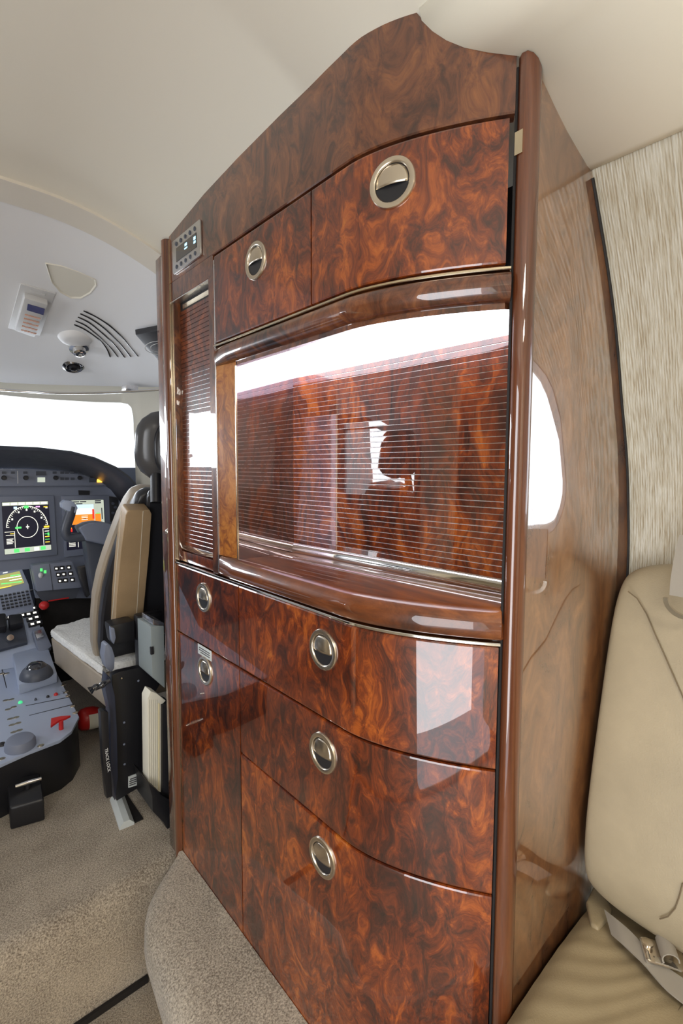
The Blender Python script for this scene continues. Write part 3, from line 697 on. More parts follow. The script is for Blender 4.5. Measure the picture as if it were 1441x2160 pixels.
# ================================================================== COCKPIT
def slab(pts, vec, m=0, mb=None):
    mb = mb or MB(); return mb.prism(pts, vec, m)
YPN = 2.85
hood_o = [(-260, 945), (-120, 943), (0, 942), (80, 945), (150, 953), (200, 966), (245, 986), (270, 1004), (292, 1028)]
hood_i = [(-260, 985), (-120, 985), (0, 985), (65, 986), (125, 990), (172, 999), (208, 1013), (235, 1032), (258, 1062)]
ip = thing('instrument_panel', (.45, YPN, .5), 'grey cockpit instrument panel under a dark curved glareshield hood', 'instrument panel')
mb = MB()
A = [W(*q, y=2.62) for q in hood_o]
B0 = [a+np.array([0, .34, .012]) for a in A]
A1 = [a+np.array([0, -.010, -.012]) for a in A]
A2 = [W(q[0]*.97, q[1]+9, y=2.63) for q in hood_o]
Bi = [W(*q, y=2.83) for q in hood_i]
mb.loft([B0, A, A1, A2, Bi], False, False); solidify(mb.build('glareshield_hood', M['hood'], ip, smooth=60), .008, 0)
mb = MB(); poly = hood_i+[(262, 1262), (76, 1262), (64, 1200), (-120, 1215), (-260, 1225)]
slab([W(q[0], q[1], y=YPN) for q in poly], (0, .03, 0), mb=mb); mb.build('panel_face', M['grey_paint'], ip)
def pq(name, pts, y, t, mat, parent, bevel=0, **k):
    mb = MB(); slab([W(*q, y=y) for q in pts], (0, -t, 0), mb=mb); return mb.build(name, mat, parent, bevel=bevel, **k)
pq('control_strip', [(-120, 989), (60, 989), (125, 993), (172, 1002), (205, 1014), (222, 1024), (-120, 1026)], YPN, .035, M['grey_paint'], ip, .003)
ystrip = YPN-.0355
def disc(name, px, py, y, r, t, mat, parent, n=18, knurl=False):
    c = W(px, py, y=y); mb = MB(); mb.lathe(c, (0, -1, 0), [(r, 0), (r*.96, t*.8), (r*.8, t), (.0006, t)], n); return mb.build(name, mat, parent, smooth=40)
for px in (8, 54, 117, 168): 
    d = disc('knob', px, 1008, ystrip, .011, .016, M['black_plastic'], ip)
for px, py in ((8, 997), (27, 997), (53, 997), (115, 997), (131, 997), (141, 997), (152, 997), (168, 998), (131, 1010), (141, 1010), (153, 1010)):
    pq('push_key', [(px-4, py-2.5), (px+4, py-2.5), (px+4, py+2.5), (px-4, py+2.5)], ystrip, .003, M['grey_dark'], ip)
pq('indicator_window', [(76, 994), (97, 994), (97, 1003), (76, 1003)], ystrip, .002, M['grey_dark'], ip)
pq('lit_key', [(79, 1007), (95, 1007), (95, 1017), (79, 1017)], ystrip, .003, M['scr_grey'], ip)
pq('annunciator', [(205, 1008), (219, 1008), (219, 1017), (205, 1017)], ystrip, .004, M['amber'], ip)['label'] = 'lit amber annunciator key'
pq('annunciator', [(188, 1008), (203, 1008), (203, 1017), (188, 1017)], ystrip, .004, M['grey_dark'], ip)
pq('divider', [(36.4, 993), (37.4, 993), (38.2, 1020), (37.2, 1020)], ystrip, .001, M['white_ink'], ip)
pl_ = pq('registration_placard', [(165, 1034), (189, 1035), (189, 1044), (166, 1044)], YPN, .003, M['black_plastic'], ip)
pq('side_module', [(229, 1047), (249, 1049), (250, 1100), (231, 1100)], YPN, .01, M['black_plastic'], ip, .001)
for q in ((238, 1062), (243, 1070), (238, 1082)): disc('knob', q[0], q[1], YPN-.01, .008, .012, M['grey_dark'], ip, 10)
# --- two displays
def display(bez, quad, lab, draw):
    b = pq('display_bezel', bez, YPN, .012, M['grey_paint'], ip, .003); b['label'] = lab
    pq('screen', quad, YPN-.0115, .002, M['scr_black'], b)
    Q = [W(*q, y=YPN-.0140) for q in quad]            # tl, tr, br, bl
    mats = [M[k] for k in ('scr_white', 'scr_grey', 'scr_green', 'scr_orange', 'scr_blue', 'scr_red', 'scr_pink', 'scr_yellow', 'scr_black')]
    mb = MB()
    def uv(u, v): return Q[0]*(1-u)*(1-v)+Q[1]*u*(1-v)+Q[2]*u*v+Q[3]*(1-u)*v
    lay = [0]
    def poly(P, m):
        lay[0] += 1; off = np.array([0, -.00002*lay[0], 0]); mb.add([uv(*p)+off for p in P], [tuple(range(len(P)))], m)
    def rect(u0, v0, u1, v1, m): poly([(u0, v0), (u1, v0), (u1, v1), (u0, v1)], m)
    def ring(cu, cv, r, w, m, a0=0, a1=360, n=40, ky=.93):
        for i in range(n):
            a, b2 = math.radians(a0+(a1-a0)*i/n), math.radians(a0+(a1-a0)*(i+1)/n)
            poly([(cu+rr*math.cos(t), cv-rr*ky*math.sin(t)) for rr, t in ((r, a), (r+w, a), (r+w, b2), (r, b2))], m)
    draw(rect, ring, poly)
    o = mb.build('screen_graphics', mats, b, smooth=0); o['kind'] = 'stuff'
def mfd(rect, ring, poly):
    rect(.01, .01, .99, .075, 1)
    for i in range(6): rect(.03+i*.16, .022, .03+i*.16+.13, .062, 0)
    ring(.51, .50, .215, .014, 0); ring(.51, .50, .43, .014, 0, 2, 178)
    for i in range(31):
        a = math.radians(3+i*5.8); l = .05 if i % 3 == 0 else .028
        poly([(.51+r*math.cos(a+d), .50-r*.93*math.sin(a+d)) for r, d in ((.43, -.012), (.43, .012), (.43-l, .012), (.43-l, -.012))], 0)
    for a in (30, 62, 90, 118, 150):
        t = math.radians(a); u, v = .51+.36*math.cos(t), .50-.335*math.sin(t); rect(u-.018, v-.018, u+.018, v+.018, 0)
    rect(.502, .45, .518, .54, 0); rect(.475, .485, .545, .505, 0)
    rect(.455, .085, .555, .135, 2); rect(.24, .095, .31, .14, 4); rect(.71, .10, .80, .125, 6); rect(.88, .11, .97, .13, 7); rect(.92, .135, .97, .15, 0)
    rect(.25, .485, .38, .52, 2); rect(.86, .50, .98, .535, 7)
    rect(.03, .565, .24, .575, 0); rect(.225, .565, .237, .88, 0); rect(.14, .60, .22, .615, 7); rect(.05, .63, .22, .64, 0)
    for i in range(4): rect(.06, .70+i*.028, .20-.02*(i % 2), .716+i*.028, 0)
    rect(.83, .55, .842, .88, 0); rect(.83, .55, .97, .56, 0)
    for i in range(5): rect(.87, .60+i*.055, .97, .615+i*.055, (0, 2, 7, 2, 7)[i])
    rect(.93, .64, .97, .70, 2)
    rect(.01, .89, .99, .99, 1)
    for u in (.20, .42, .62, .76): rect(u, .905, u+.11, .975, 2 if u != .62 else 0)
def pfd(rect, ring, poly):
    rect(.01, .01, .99, .50, 1)
    for u, v in ((.20, .03), (.38, .03), (.28, .07), (.76, .02), (.76, .06)): rect(u, v, u+.16, v+.022, 8)
    rect(.17, .10, .72, .30, 4); rect(.17, .18, .72, .30, 0); rect(.17, .30, .72, .52, 3); rect(.75, .30, .90, .52, 3)
    rect(.68, .20, .73, .40, 5); rect(.35, .505, .60, .53, 5)
    for v in (.33, .36, .40): rect(.40, v, .56, v+.01, 0)
    rect(.44, .385, .52, .40, 8); rect(.78, .28, .88, .30, 2); rect(.92, .18, .945, .42, 8)
    rect(.02, .50, .99, .99, 8); rect(.04, .55, .15, .62, 3); rect(.10, .58, .16, .64, 5); rect(.30, .56, .42, .62, 0)
    rect(.06, .78, .26, .80, 0)
    for i in range(4): rect(.06, .83+i*.03, .22, .845+i*.03, 0)
    rect(.28, .78, .295, .96, 0); ring(.62, .70, .30, .03, 0, 180, 300, 16, .55); rect(.42, .80, .50, .83, 2)
display([(-8, 1047), (113, 1045), (120, 1170), (-8, 1183)], [(3, 1059), (102, 1056), (109, 1160), (9, 1171)], 'display showing a compass arc', mfd)
display([(128, 1046), (229, 1045), (234, 1163), (136, 1175)], [(136, 1055), (219, 1053), (224, 1152), (141, 1161)], 'display showing blue sky over orange ground', pfd)
# --- control yoke
yk = thing('control_yoke', (.60, 2.55, .5), 'dark grey pilot control yoke with horn grip in front of the right display', 'control yoke')
yy_ = 2.50
mb = MB(); mb.tube(smoothcurve([W(*q, y=yy_) for q in [(152, 1068), (148, 1085), (141, 1105), (138, 1120), (142, 1132), (158, 1134), (180, 1131)]], 5), .022, 12)
g_ = mb.build('horn_grip', M['grey_dark'], yk, smooth=70)
mb = MB(); mb.prism([W(*q, y=yy_-.02) for q in [(130, 1061), (137, 1055), (152, 1056), (160, 1063), (165, 1072), (158, 1084), (146, 1080), (131, 1071)]], (0, .05, 0)); mb.build('switch_head', M['grey_light'], yk, bevel=.006)
mb = MB(); r0 = [W(*q, y=yy_-.03) for q in [(166, 1113), (185, 1104), (205, 1101), (225, 1103), (245, 1108), (245, 1150), (222, 1150), (182, 1141)]]
mb.prism(r0, (0, .10, 0)); mb.build('hub', M['grey_paint'], yk, bevel=.012, seg=3)
mb = MB(); mb.prism([W(*q, y=yy_+.04) for q in [(180, 1140), (240, 1150), (240, 1260), (198, 1260), (188, 1200)]], (0, .08, 0)); mb.build('column', M['grey_dark'], yk, bevel=.01)
# --- lower switch shelf
shf = thing('switch_shelf', (.45, 2.75, .62), 'dark grey switch shelf with lit push keys below the displays', 'switch panel')
ysh = 2.72
mb = MB(); mb.prism([W(*q, y=ysh) for q in [(68, 1193), (104, 1189), (152, 1184), (174, 1236), (170, 1240), (78, 1248)]], (0, .06, 0)); mb.build('shelf_body', M['grey_paint'], shf, bevel=.004)
mb = MB(); mb.prism([W(*q, y=ysh+.03) for q in [(76, 1248), (170, 1238), (160, 1262), (90, 1268)]], (0, .06, 0)); mb.build('shelf_underside', M['grey_dark'], shf)
c = W(84, 1213, y=ysh); mb = MB(); mb.lathe(c, (0, -1, .1), [(.004, 0), (.004, .012), (.0135, .015), (.015, .022), (.010, .03), (.001, .032)], 16, sx=.7, sref=(1, 0, 0)); mb.build('gear_lever_knob', M['white_plastic'], shf, smooth=60)
for q in ((87, 1202), (95, 1206)): pq('lamp', [(q[0]-2.5, q[1]-3), (q[0]+2.5, q[1]-3), (q[0]+2.5, q[1]+3), (q[0]-2.5, q[1]+3)], ysh, .004, M['scr_green'], shf)
for rw in range(3):
    for cl in range(3):
        px = 119+rw*3.7+(0, 11.5, 26)[cl]; py = 1199+rw*13-cl*1.2
        kk = pq('push_key', [(px-5, py-4), (px+4.5, py-4.5), (px+5.5, py+4), (px-4, py+4.5)], ysh, .006, M['black_plastic'], shf)
        pq('legend', [(px-2.2, py-1), (px+2.2, py-1), (px+2.2, py+2), (px-2.2, py+2)], ysh-.006, .0008, M['key_light'], kk)
pq('seam', [(104, 1190), (105, 1190), (112, 1245), (111, 1245)], ysh, .0012, M['black_plastic'], shf)
# throttle-side lever right of the shelf
mb = MB(); mb.prism([W(*q, y=2.64) for q in [(166, 1198), (186, 1194), (192, 1214), (200, 1245), (184, 1262), (172, 1226)]], (0, .05, 0)); mb.build('side_lever', M['black_plastic'], shf, bevel=.006)
# red handle ball and rod under the shelf
rh = thing('release_handle', W(92, 1277, y=2.70), 'round red release knob with red rod below the switch shelf', 'release handle')
c = W(93, 1277, y=2.68); mb = MB(); mb.lathe(c+np.array([0, 0, -.022]), (0, 0, 1), [(.001, 0), (.012, .004), (.020, .014), (.022, .022), (.020, .031), (.012, .040), (.001, .044)], 18); mb.build('knob', M['red'], rh, smooth=70)
mb = MB(); mb.tube([W(102, 1268, y=2.70), W(145, 1261, y=2.72)], .0035, 8); mb.build('rod', M['red'], rh)
# dark footwell behind
mb = MB(); mb.box((.47, 2.90, .0), (1.1, 2.93, .62)); tag(mb.build('trim_5', M['seam']), kind='structure')
# --- centre pedestal
pd = thing('centre_pedestal', (.20, 2.3, 0), 'grey centre pedestal with trackball dome, throttle levers, red handle and key rows', 'control pedestal')
nF = np.array([0, -.05, .565]); nF /= np.linalg.norm(nF); PF = ((0, 2.02, .2), nF)
a_ = np.array([0, .365, .273]); nS = np.array([0, -.273, .365]); nS /= np.linalg.norm(nS); PS = ((0, 2.585, .25), nS)
def flatpt(px, py, h=0): return WP(px, py, (np.array(PF[0])+nF*h, nF))
def slpt(px, py, h=0): return WP(px, py, (np.array(PS[0])+nS*h, nS))
top_ = [flatpt(*q) for q in [(105, 1391), (167, 1512), (151, 1542), (126, 1561), (60, 1586), (0, 1613), (-60, 1640)]]
xl = -.12
top_ += [np.array([xl, top_[-1][1]+.02, .19]), np.array([xl, 2.585, .25])]
mb = MB(); mb.prism(top_, -nF*.012); mb.build('top_plate', M['grey_light'], pd, bevel=.002)
mb = MB(); low = [np.array([p[0], p[1]+.012, -.0]) for p in top_]; hi = [p-nF*.012+np.array([-.004, .006, 0]) for p in top_]
mb.loft([low, hi]); mb.build('pedestal_body', M['black_metal'], pd, smooth=30)
sl_ = [slpt(*q) for q in [(105, 1391), (62, 1243)]]; sl_ += [np.array([xl, sl_[1][1], sl_[1][2]]), np.array([xl, 2.585, .25])]
mb = MB(); mb.prism(sl_, -nS*.02); mb.build('sloped_plate', M['grey_light'], pd, bevel=.002)
mb = MB(); mb.box((xl, 2.60, 0), (.450, 2.84, .24)); mb.build('pedestal_body', M['black_metal'], pd)
mb = MB(); mb.prism([(.455, 2.585, 0), (.455, 2.585, .24), (.455, 2.95, .505), (.455, 2.95, 0)], (-.01, 0, 0)); mb.build('side_cheek', M['grey_dark'], pd)
def fslab(name, pts, t, mat, h=0, bevel=0, fn=flatpt, parent=None):
    n = nF if fn is flatpt else nS; mb = MB(); mb.prism([fn(*q, h) for q in pts], n*t); return mb.build(name, mat, parent or pd, bevel=bevel)
fslab('trackball_base', [(27, 1398), (100, 1378), (121, 1440), (40, 1466)], .045, M['grey_light'], 0, .006)
c = flatpt(77, 1425, .045); mb = MB(); mb.lathe(c, nF, [(.062, 0), (.060, .012), (.052, .028), (.038, .040), (.020, .047), (.001, .049)], 28); mb.build('trackball_dome', M['grey_dark'], pd, smooth=70)
M['dome'] = flat('glossy_black_ball', (.02, .022, .03), .06, coat=1)
mb = MB(); mb.lathe(c+nF*.030+np.array([.0, .004, 0]), nF, [(.042, 0), (.038, .012), (.026, .024), (.012, .029), (.001, .030)], 24); mb.build('ball', M['dome'], pd, smooth=70)
fslab('joint', [(-1, 1394), (1, 1394), (38, 1547), (36, 1547)], .0008, M['black_plastic'])
for (a, b2) in (((22, 1495), (146, 1470)), ((30, 1517), (156, 1485))): fslab('joint', [a, b2, (b2[0], b2[1]+1.2), (a[0], a[1]+1.2)], .0008, M['black_plastic'])
fs = None
for q in [(4, 1421), (14, 1421), (12, 1478), (24, 1476), (17, 1497), (29, 1492), (22, 1517), (34, 1514), (25, 1530), (38, 1526), (29, 1545), (41, 1541), (114, 1376), (118, 1396), (135, 1445), (141, 1460), (144, 1468), (154, 1490), (159, 1504), (86, 1573), (4, 1601)]:
    c = flatpt(*q)
    if fs is None:
        mb = MB(); mb.lathe(c, nF, [(.0075, 0), (.0070, .0022), (.003, .003), (.0006, .0018)], 12, sx=1.5, sref=(1, 0, 0)); fs = mb.build('fastener', M['brushed'], pd, smooth=40); f0 = c
    else: clone(fs, c-f0, pd)
for q, m, r in (((43, 1483), 'green_led', .008), ((118, 1466), 'red', .008), ((101, 1471), 'black_plastic', .006), ((75, 1477), 'grey_dark', .005), ((132, 1463), 'grey_paint', .005), ((4, 1572), 'black_plastic', .013)):
    mb = MB(); mb.lathe(flatpt(*q), nF, [(r, 0), (r*.9, .006), (r*.5, .009), (.0006, .0095)], 14); mb.build('small_button', M[m], pd, smooth=60)
mb = MB(); mb.lathe(flatpt(43, 1575), nF, [(.047, 0), (.046, .020), (.040, .030), (.030, .033), (.001, .0335)], 24); mb.build('rotary_knob', M['grey_paint'], pd, smooth=40)
mb = MB(); mb.lathe(flatpt(129, 1538), nF, [(.008, 0), (.008, .035), (.001, .035)], 10); mb.build('handle_stem', M['red'], pd, smooth=40)
fslab('red_handle', [(107, 1536), (108, 1519), (130, 1514), (149, 1513), (138, 1519), (124, 1524)], .008, M['red'], .03, .001)
# sloped section: flight computer with yellow-green screen, key grid, key rows
fslab('keypad_unit', [(-60, 1222), (42, 1196), (60, 1237), (71, 1292), (-60, 1320)], .018, M['grey_paint'], 0, .003, slpt)
fslab('keypad_screen', [(-60, 1228), (41, 1205), (51, 1230), (-60, 1258)], .002, M['scr_olive'], .018, 0, slpt)
for (a, b2, m) in (((6, 1208), (16, 1206), 'scr_white'), ((22, 1214), (42, 1211), 'scr_green'), ((20, 1224), (46, 1219), 'scr_white'), ((0, 1221), (44, 1214), 'scr_white'), ((2, 1231), (46, 1226), 'scr_green'), ((0, 1240), (24, 1235), 'scr_yellow')):
    fslab('screen_line', [a, b2, (b2[0], b2[1]+1.8), (a[0], a[1]+1.8)], .0006, M[m], .020, 0, slpt)
kb = None
for r_ in range(5):
    for cl in range(8):
        px = 3+cl*9.0+r_*1.4; py = 1258-cl*1.7+r_*6.6
        if px > 66: continue
        c = slpt(px, py, .018)
        if kb is None:
            mb = MB(); u = np.array([1, 0, 0]); v = np.cross(nS, u); mb.prism([c+u*x*.0062+v*y*.0045 for x, y in ((-1, -1), (1, -1), (1, 1), (-1, 1))], nS*.006); kb = mb.build('key', M['black_plastic'], pd, bevel=.001); k0 = c
        else: clone(kb, c-k0, pd)
lk = None
for q in [(30, 1291), (43, 1289), (57, 1286), (70, 1284), (20, 1304), (33, 1301), (47, 1299), (60, 1297), (73, 1294), (64, 1307), (77, 1303), (68, 1318), (81, 1314)]:
    c = slpt(q[0], q[1]+1, .0)
    u = np.array([1, 0, 0]); v = np.cross(nS, u)
    if lk is None:
        mb = MB(); mb.prism([c+u*x*.017+v*y*.012 for x, y in ((-1, -1), (1, -1), (1, 1), (-1, 1))], nS*.010); lk = mb.build('lit_key', M['black_plastic'], pd, bevel=.0015); k1 = c
        mb = MB(); c2 = c+nS*.010; mb.prism([c2+u*x*.007+v*y*.005 for x, y in ((-1, -1), (1, -1), (1, 1), (-1, 1))], nS*.0008); lg = mb.build('legend', M['key_light'], lk)
    else:
        k_ = clone(lk, c-k1, pd); clone(lg, c-k1, k_)
fslab('throttle_quadrant', [(-60, 1330), (48, 1306), (58, 1360), (-60, 1392)], .02, M['grey_dark'], 0, .003, slpt)
for pts in ([(-10, 1308), (12, 1306), (14, 1335), (-8, 1338)], [(16, 1310), (46, 1307), (49, 1327), (19, 1333)]):
    fslab('throttle_lever', pts, .05, M['black_plastic'], .03, .012, slpt)
mb = MB(); c = slpt(20, 1348, .03); mb.tube([c, c+nS*.02+np.array([.0, -.02, 0])], .014, 12); mb.build('go_around_knob', M['chrome'], pd)
fslab('flap_quadrant', [(66, 1338), (90, 1330), (108, 1372), (84, 1392)], .035, M['grey_paint'], 0, .006, slpt)
fslab('flap_lever', [(72, 1336), (87, 1332), (92, 1346), (77, 1352)], .018, M['silver'], .035, .003, slpt)
for q in ((72, 1376), (85, 1372), (96, 1368), (47, 1385), (25, 1393), (5, 1397)): 
    mb = MB(); mb.lathe(flatpt(*q), nF, [(.016, 0), (.015, .014), (.010, .018), (.0006, .0185)], 4); mb.build('toggle', M['grey_dark'], pd, smooth=0)
for q in ((25, 1379), (0, 1386)): fslab('guarded_switch', [(q[0]-8, q[1]-4), (q[0]+8, q[1]-6), (q[0]+9, q[1]+3), (q[0]-7, q[1]+5)], .012, M['scr_red'] if False else flat('dull_red', (.22, .03, .05), .5), 0, .002)
# --- floor lever box aft of the pedestal
fb = thing('floor_lever_box', W(60, 1745, z=0), 'black floor box with chrome pull handle against the pedestal foot', 'lever box')
f0_ = W(22, 1752, z=0); f1_ = W(95, 1731, z=0); bk = np.array([.01, .115, 0])
h0 = .075; mb = MB(); mb.loft([[f0_, f1_, f1_+bk, f0_+bk], [f0_+np.array([0, 0, h0]), f1_+np.array([0, 0, h0]), f1_+bk+np.array([0, 0, h0+.03]), f0_+bk+np.array([0, 0, h0+.03])]]); mb.build('box_body', M['black_metal'], fb, bevel=.008, seg=3)
yb_ = float(f0_[1])+.05
mb = MB(); mb.tube([W(32, 1659, y=yb_), W(60, 1650, y=yb_), W(87, 1642, y=yb_)], [.006, .008, .006], 10); mb.build('pull_bar', M['chrome'], fb, smooth=60)
mb = MB(); mb.tube([W(59, 1652, y=yb_), W(57, 1700, y=yb_)], .008, 12); mb.build('stem', M['black_metal'], fb)
mb = MB(); mb.lathe(W(57, 1688, y=yb_)+np.array([0, 0, -.008]), (0, 0, 1), [(.014, 0), (.014, .010), (.009, .013), (.001, .013)], 6); mb.build('nut', M['chrome'], fb, smooth=0)

# ================================================================== COPILOT SEAT
st = thing('pilot_seat', (.75, 1.85, 0), 'cockpit seat with black shell, tan folded armrest and white sheepskin cushion', 'seat')
# cushion
pc = [W(*q, z=.395) for q in [(107, 1345), (118, 1336), (190, 1316), (225, 1420), (216, 1428)]]
cu = [pc[0], pc[1], pc[2]+np.array([.05, .02, 0]), np.array([.98, 2.42, .395]), np.array([.98, 1.80, .395]), pc[3], pc[4]]
mb = MB(); mb.prism(cu, (0, 0, .035)); fl = mb.build('sheepskin', M['fleece'], st, bevel=.016, seg=3); fl['label'] = 'white sheepskin cushion cover'
s_ = fl.modifiers.new('s', 'SUBSURF'); s_.subdivision_type = 'SIMPLE'; s_.levels = 3; s_.render_levels = 4
tx = bpy.data.textures.new('fleece_noise', 'CLOUDS'); tx.noise_scale = .025; dd = fl.modifiers.new('d', 'DISPLACE'); dd.texture = tx; dd.strength = .012; dd.mid_level = .5
side = [W(*q, x=.49) for q in [(108, 1348), (222, 1432), (212, 1500), (182, 1497), (160, 1465), (135, 1410)]]
mb = MB(); P2 = [p+np.array([0, 0, 0]) for p in cu]; lo_ = [np.array([p[0]+.012, p[1]+(.0), .27]) for p in cu]
mb.loft([lo_, [p+np.array([0, 0, -.002]) for p in cu]]); mb.build('cushion', M['cover'], st, bevel=.018, seg=3)
# backrest: three layers on a reclined plane
nb = np.array([0, -1., -.38]); nb /= np.linalg.norm(nb); PB0 = np.array([0, 1.70, 1.05])
def bp(px, py, h=0): return WP(px, py, (PB0+nb*h, nb))
def bl(name, pts, h, t, mat, bevel=.008, extra=None, **k):
    P = [bp(*q, h) for q in pts]; mb = MB(); mb.prism(P, nb*t); return mb.build(name, mat, st, bevel=bevel, seg=3, **k)
bl('back_cover', [(292, 1018), (272, 1025), (258, 1045), (243, 1075), (228, 1115), (212, 1160), (200, 1200), (191, 1245), (187, 1300), (188, 1350), (196, 1385), (215, 1412), (250, 1412), (400, 1380), (400, 1025)], -.10, .06, M['cover'], .02)
bl('back_shell', [(304, 1024), (285, 1032), (272, 1055), (257, 1095), (240, 1135), (226, 1180), (213, 1230), (205, 1290), (203, 1350), (210, 1398), (222, 1420), (250, 1418), (400, 1385), (400, 1030)], -.04, .05, M['black_leather'], .02)
bl('shell_bulge', [(312, 1030), (306, 1045), (300, 1150), (296, 1330), (400, 1330), (400, 1035)], .01, .03, M['black_leather'], .018)
arm = bl('armrest', [(258, 1064), (262, 1062), (304, 1062), (308, 1070), (303, 1150), (296, 1230), (289, 1306), (246, 1313), (233, 1312), (236, 1240), (244, 1150), (254, 1072)], .012, .055, M['leather_arm'], .010)
arm['label'] = 'tan leather armrest folded upright'
for x0, x1 in (((256, 1078), (236, 1308)), ((302, 1078), (288, 1300))):
    P = [bp(*q, .068) for q in (x0, ((x0[0]+x1[0])/2, (x0[1]+x1[1])/2), x1)]; mb = MB(); mb.tube(P, .0009, 5); mb.build('stitching', M['paper'], st)
# headrest
hc = W(322, 940, y=1.66)
mb = MB(); rings = []
for t in np.linspace(-1, 1, 13):
    s1 = math.sqrt(max(.02, 1-abs(t)**3.2)); cy_ = hc[1]+.10*(0)-.02*t
    rings.append([(hc[0]+.095+.155*s1*math.cos(a)*1.0, cy_+.055*s1*math.sin(a), hc[2]+.13*t) for a in np.linspace(0, 2*math.pi, 24, endpoint=False)])
M['grey_leather'] = flat('grey_leather', (.075, .075, .08), .22); mb.loft(rings); mb.build('headrest', M['grey_leather'], st, smooth=80)
mb = MB(); rings = []
for t in np.linspace(-1, 1, 11):
    s1 = math.sqrt(max(.02, 1-abs(t)**3)); rings.append([(hc[0]+.115+.13*s1*math.cos(a), hc[1]-.050+.03*s1*math.sin(a), hc[2]-.012+.115*t) for a in np.linspace(0, 2*math.pi, 20, endpoint=False)])
mb.loft(rings); mb.build('headrest_pad', M['black_leather'], st, smooth=80)
mb = MB(); mb.tube([W(330, 1000, y=1.66), W(330, 1060, y=1.64)], .02, 12); mb.build('headrest_stalk', M['black_metal'], st)
# lower frame
def yl(name, pts, y, t, mat, bevel=.003):
    mb = MB(); mb.prism([W(*q, y=y) for q in pts], (0, t, 0)); return mb.build(name, mat, st, bevel=bevel)
yl('frame_plate', [(236, 1425), (250, 1418), (330, 1400), (340, 1440), (322, 1470), (318, 1540), (312, 1650), (246, 1690), (240, 1640), (243, 1540)], 1.66, .03, M['black_metal'])
yl('curved_rib', [(226, 1424), (234, 1430), (243, 1470), (247, 1540), (249, 1640), (243, 1690), (234, 1600), (232, 1500), (222, 1455)], 1.63, .05, flat('dark_blue_metal', (.03, .035, .06), .35))
yl('recline_housing', [(233, 1320), (286, 1308), (286, 1355), (240, 1362)], 1.72, .08, M['black_metal'], .012)
yl('recline_disc', [(233, 1322), (242, 1325), (245, 1345), (241, 1360), (235, 1350)], 1.70, .02, M['grey_paint'], .004)
yl('height_lever', [(222, 1362), (229, 1357), (237, 1366), (243, 1385), (242, 1410), (235, 1420), (224, 1408), (219, 1385)], 1.69, .05, M['grey_paint'], .008)
yl('back_column', [(290, 1300), (345, 1290), (345, 1440), (296, 1445)], 1.70, .05, M['black_metal'], .012)
mb = MB(); mb.tube(smoothcurve([W(*q, y=1.62) for q in [(189, 1457), (200, 1450), (210, 1448), (222, 1440), (232, 1435)]], 4), [.014, .012, .009, .008, .010, .011, .010, .008, .008, .010, .011, .010, .008, .007, .007, .007, .007][:17], 10); mb.build('crank_handle', M['dome'], st, smooth=60)
for q in ((257, 1431), (262, 1524), (262, 1570), (263, 1612), (292, 1436)): 
    mb = MB(); mb.lathe(W(*q, y=1.658), (0, -1, 0), [(.004, 0), (.003, .002), (.0005, .0025)], 10); mb.build('screw', M['gold'] if q[0] == 257 else M['grey_paint'], st)
yl('track_lock_lever', [(212, 1502), (220, 1499), (229, 1503), (231, 1580), (238, 1680), (225, 1685), (217, 1600)], 1.60, .03, M['black_metal'], .003)
yl('plate_label', [(271, 1639), (309, 1624), (310, 1650), (271, 1662)], 1.655, .004, M['label'], 0)
for i, (u0, u1) in enumerate(((.1, .7), (.06, .85), (.06, .8), (.06, .4))):
    a = (271+38*u0, 1645-14*u0+i*4.2); b2 = (271+38*u1, 1645-14*u1+i*4.2); yl('label_print', [a, b2, (b2[0], b2[1]+1.6), (a[0], a[1]+1.6)], 1.652, .002, M['ink'], 0)
tc = bpy.data.curves.new('lettering', 'FONT'); tc.body = 'TRACK LOCK'; tc.size = .013; tc.extrude = .0004; tc.align_x = 'CENTER'; tc.align_y = 'CENTER'
to = bpy.data.objects.new('lettering', tc); C.objects.link(to); dg = bpy.context.evaluated_depsgraph_get(); me = bpy.data.meshes.new_from_object(to.evaluated_get(dg)); bpy.data.objects.remove(to)
a = W(224.5, 1585, y=1.5985); b2 = W(229.5, 1622, y=1.5985); ux = Vector(b2-a).normalized(); nz = Vector((0, -1, 0)); uy = nz.cross(ux)
lt = bpy.data.objects.new('lettering', me); C.objects.link(lt); me.materials.clear(); me.materials.append(M['white_ink']); c = Vector((a+b2)/2)
lt.parent = st; lt.matrix_local = Matrix.Translation(c-Vector(WO[st.name])) @ Matrix((ux, uy, nz)).transposed().to_4x4()
rl = thing('seat_rail', W(262, 1735, z=0), 'short bright metal seat track end set in the carpet', 'seat rail')
r0 = W(252, 1752, z=.0); r1 = W(232, 1690, z=.0); dr = (r1-r0); 
mb = MB(); wv = np.array([.045, -.004, 0])
mb.loft([[p, p+wv, p+wv+np.array([0, 0, .008]), p+wv*.7+np.array([0, 0, .022]), p+wv*.3+np.array([0, 0, .022]), p+np.array([0, 0, .008])] for p in (r0, r0+dr*1.0)]); mb.build('track', M['label'], rl, smooth=20)
mb = MB(); mb.box(tuple(r0+np.array([.047, -.0, 0])), tuple(r0+np.array([.075, .20, .004]))); mb.build('slot', M['seam'], rl)
s_l = st.copy(); C.objects.link(s_l); s_l.location = (st.location[0]-1.42, st.location[1], 0); s_l['label'] = 'second cockpit seat on the far left, seen only mirrored in the cabinet gloss'
for ch in list(st.children):
    c2 = ch.copy(); C.objects.link(c2); c2.parent = s_l
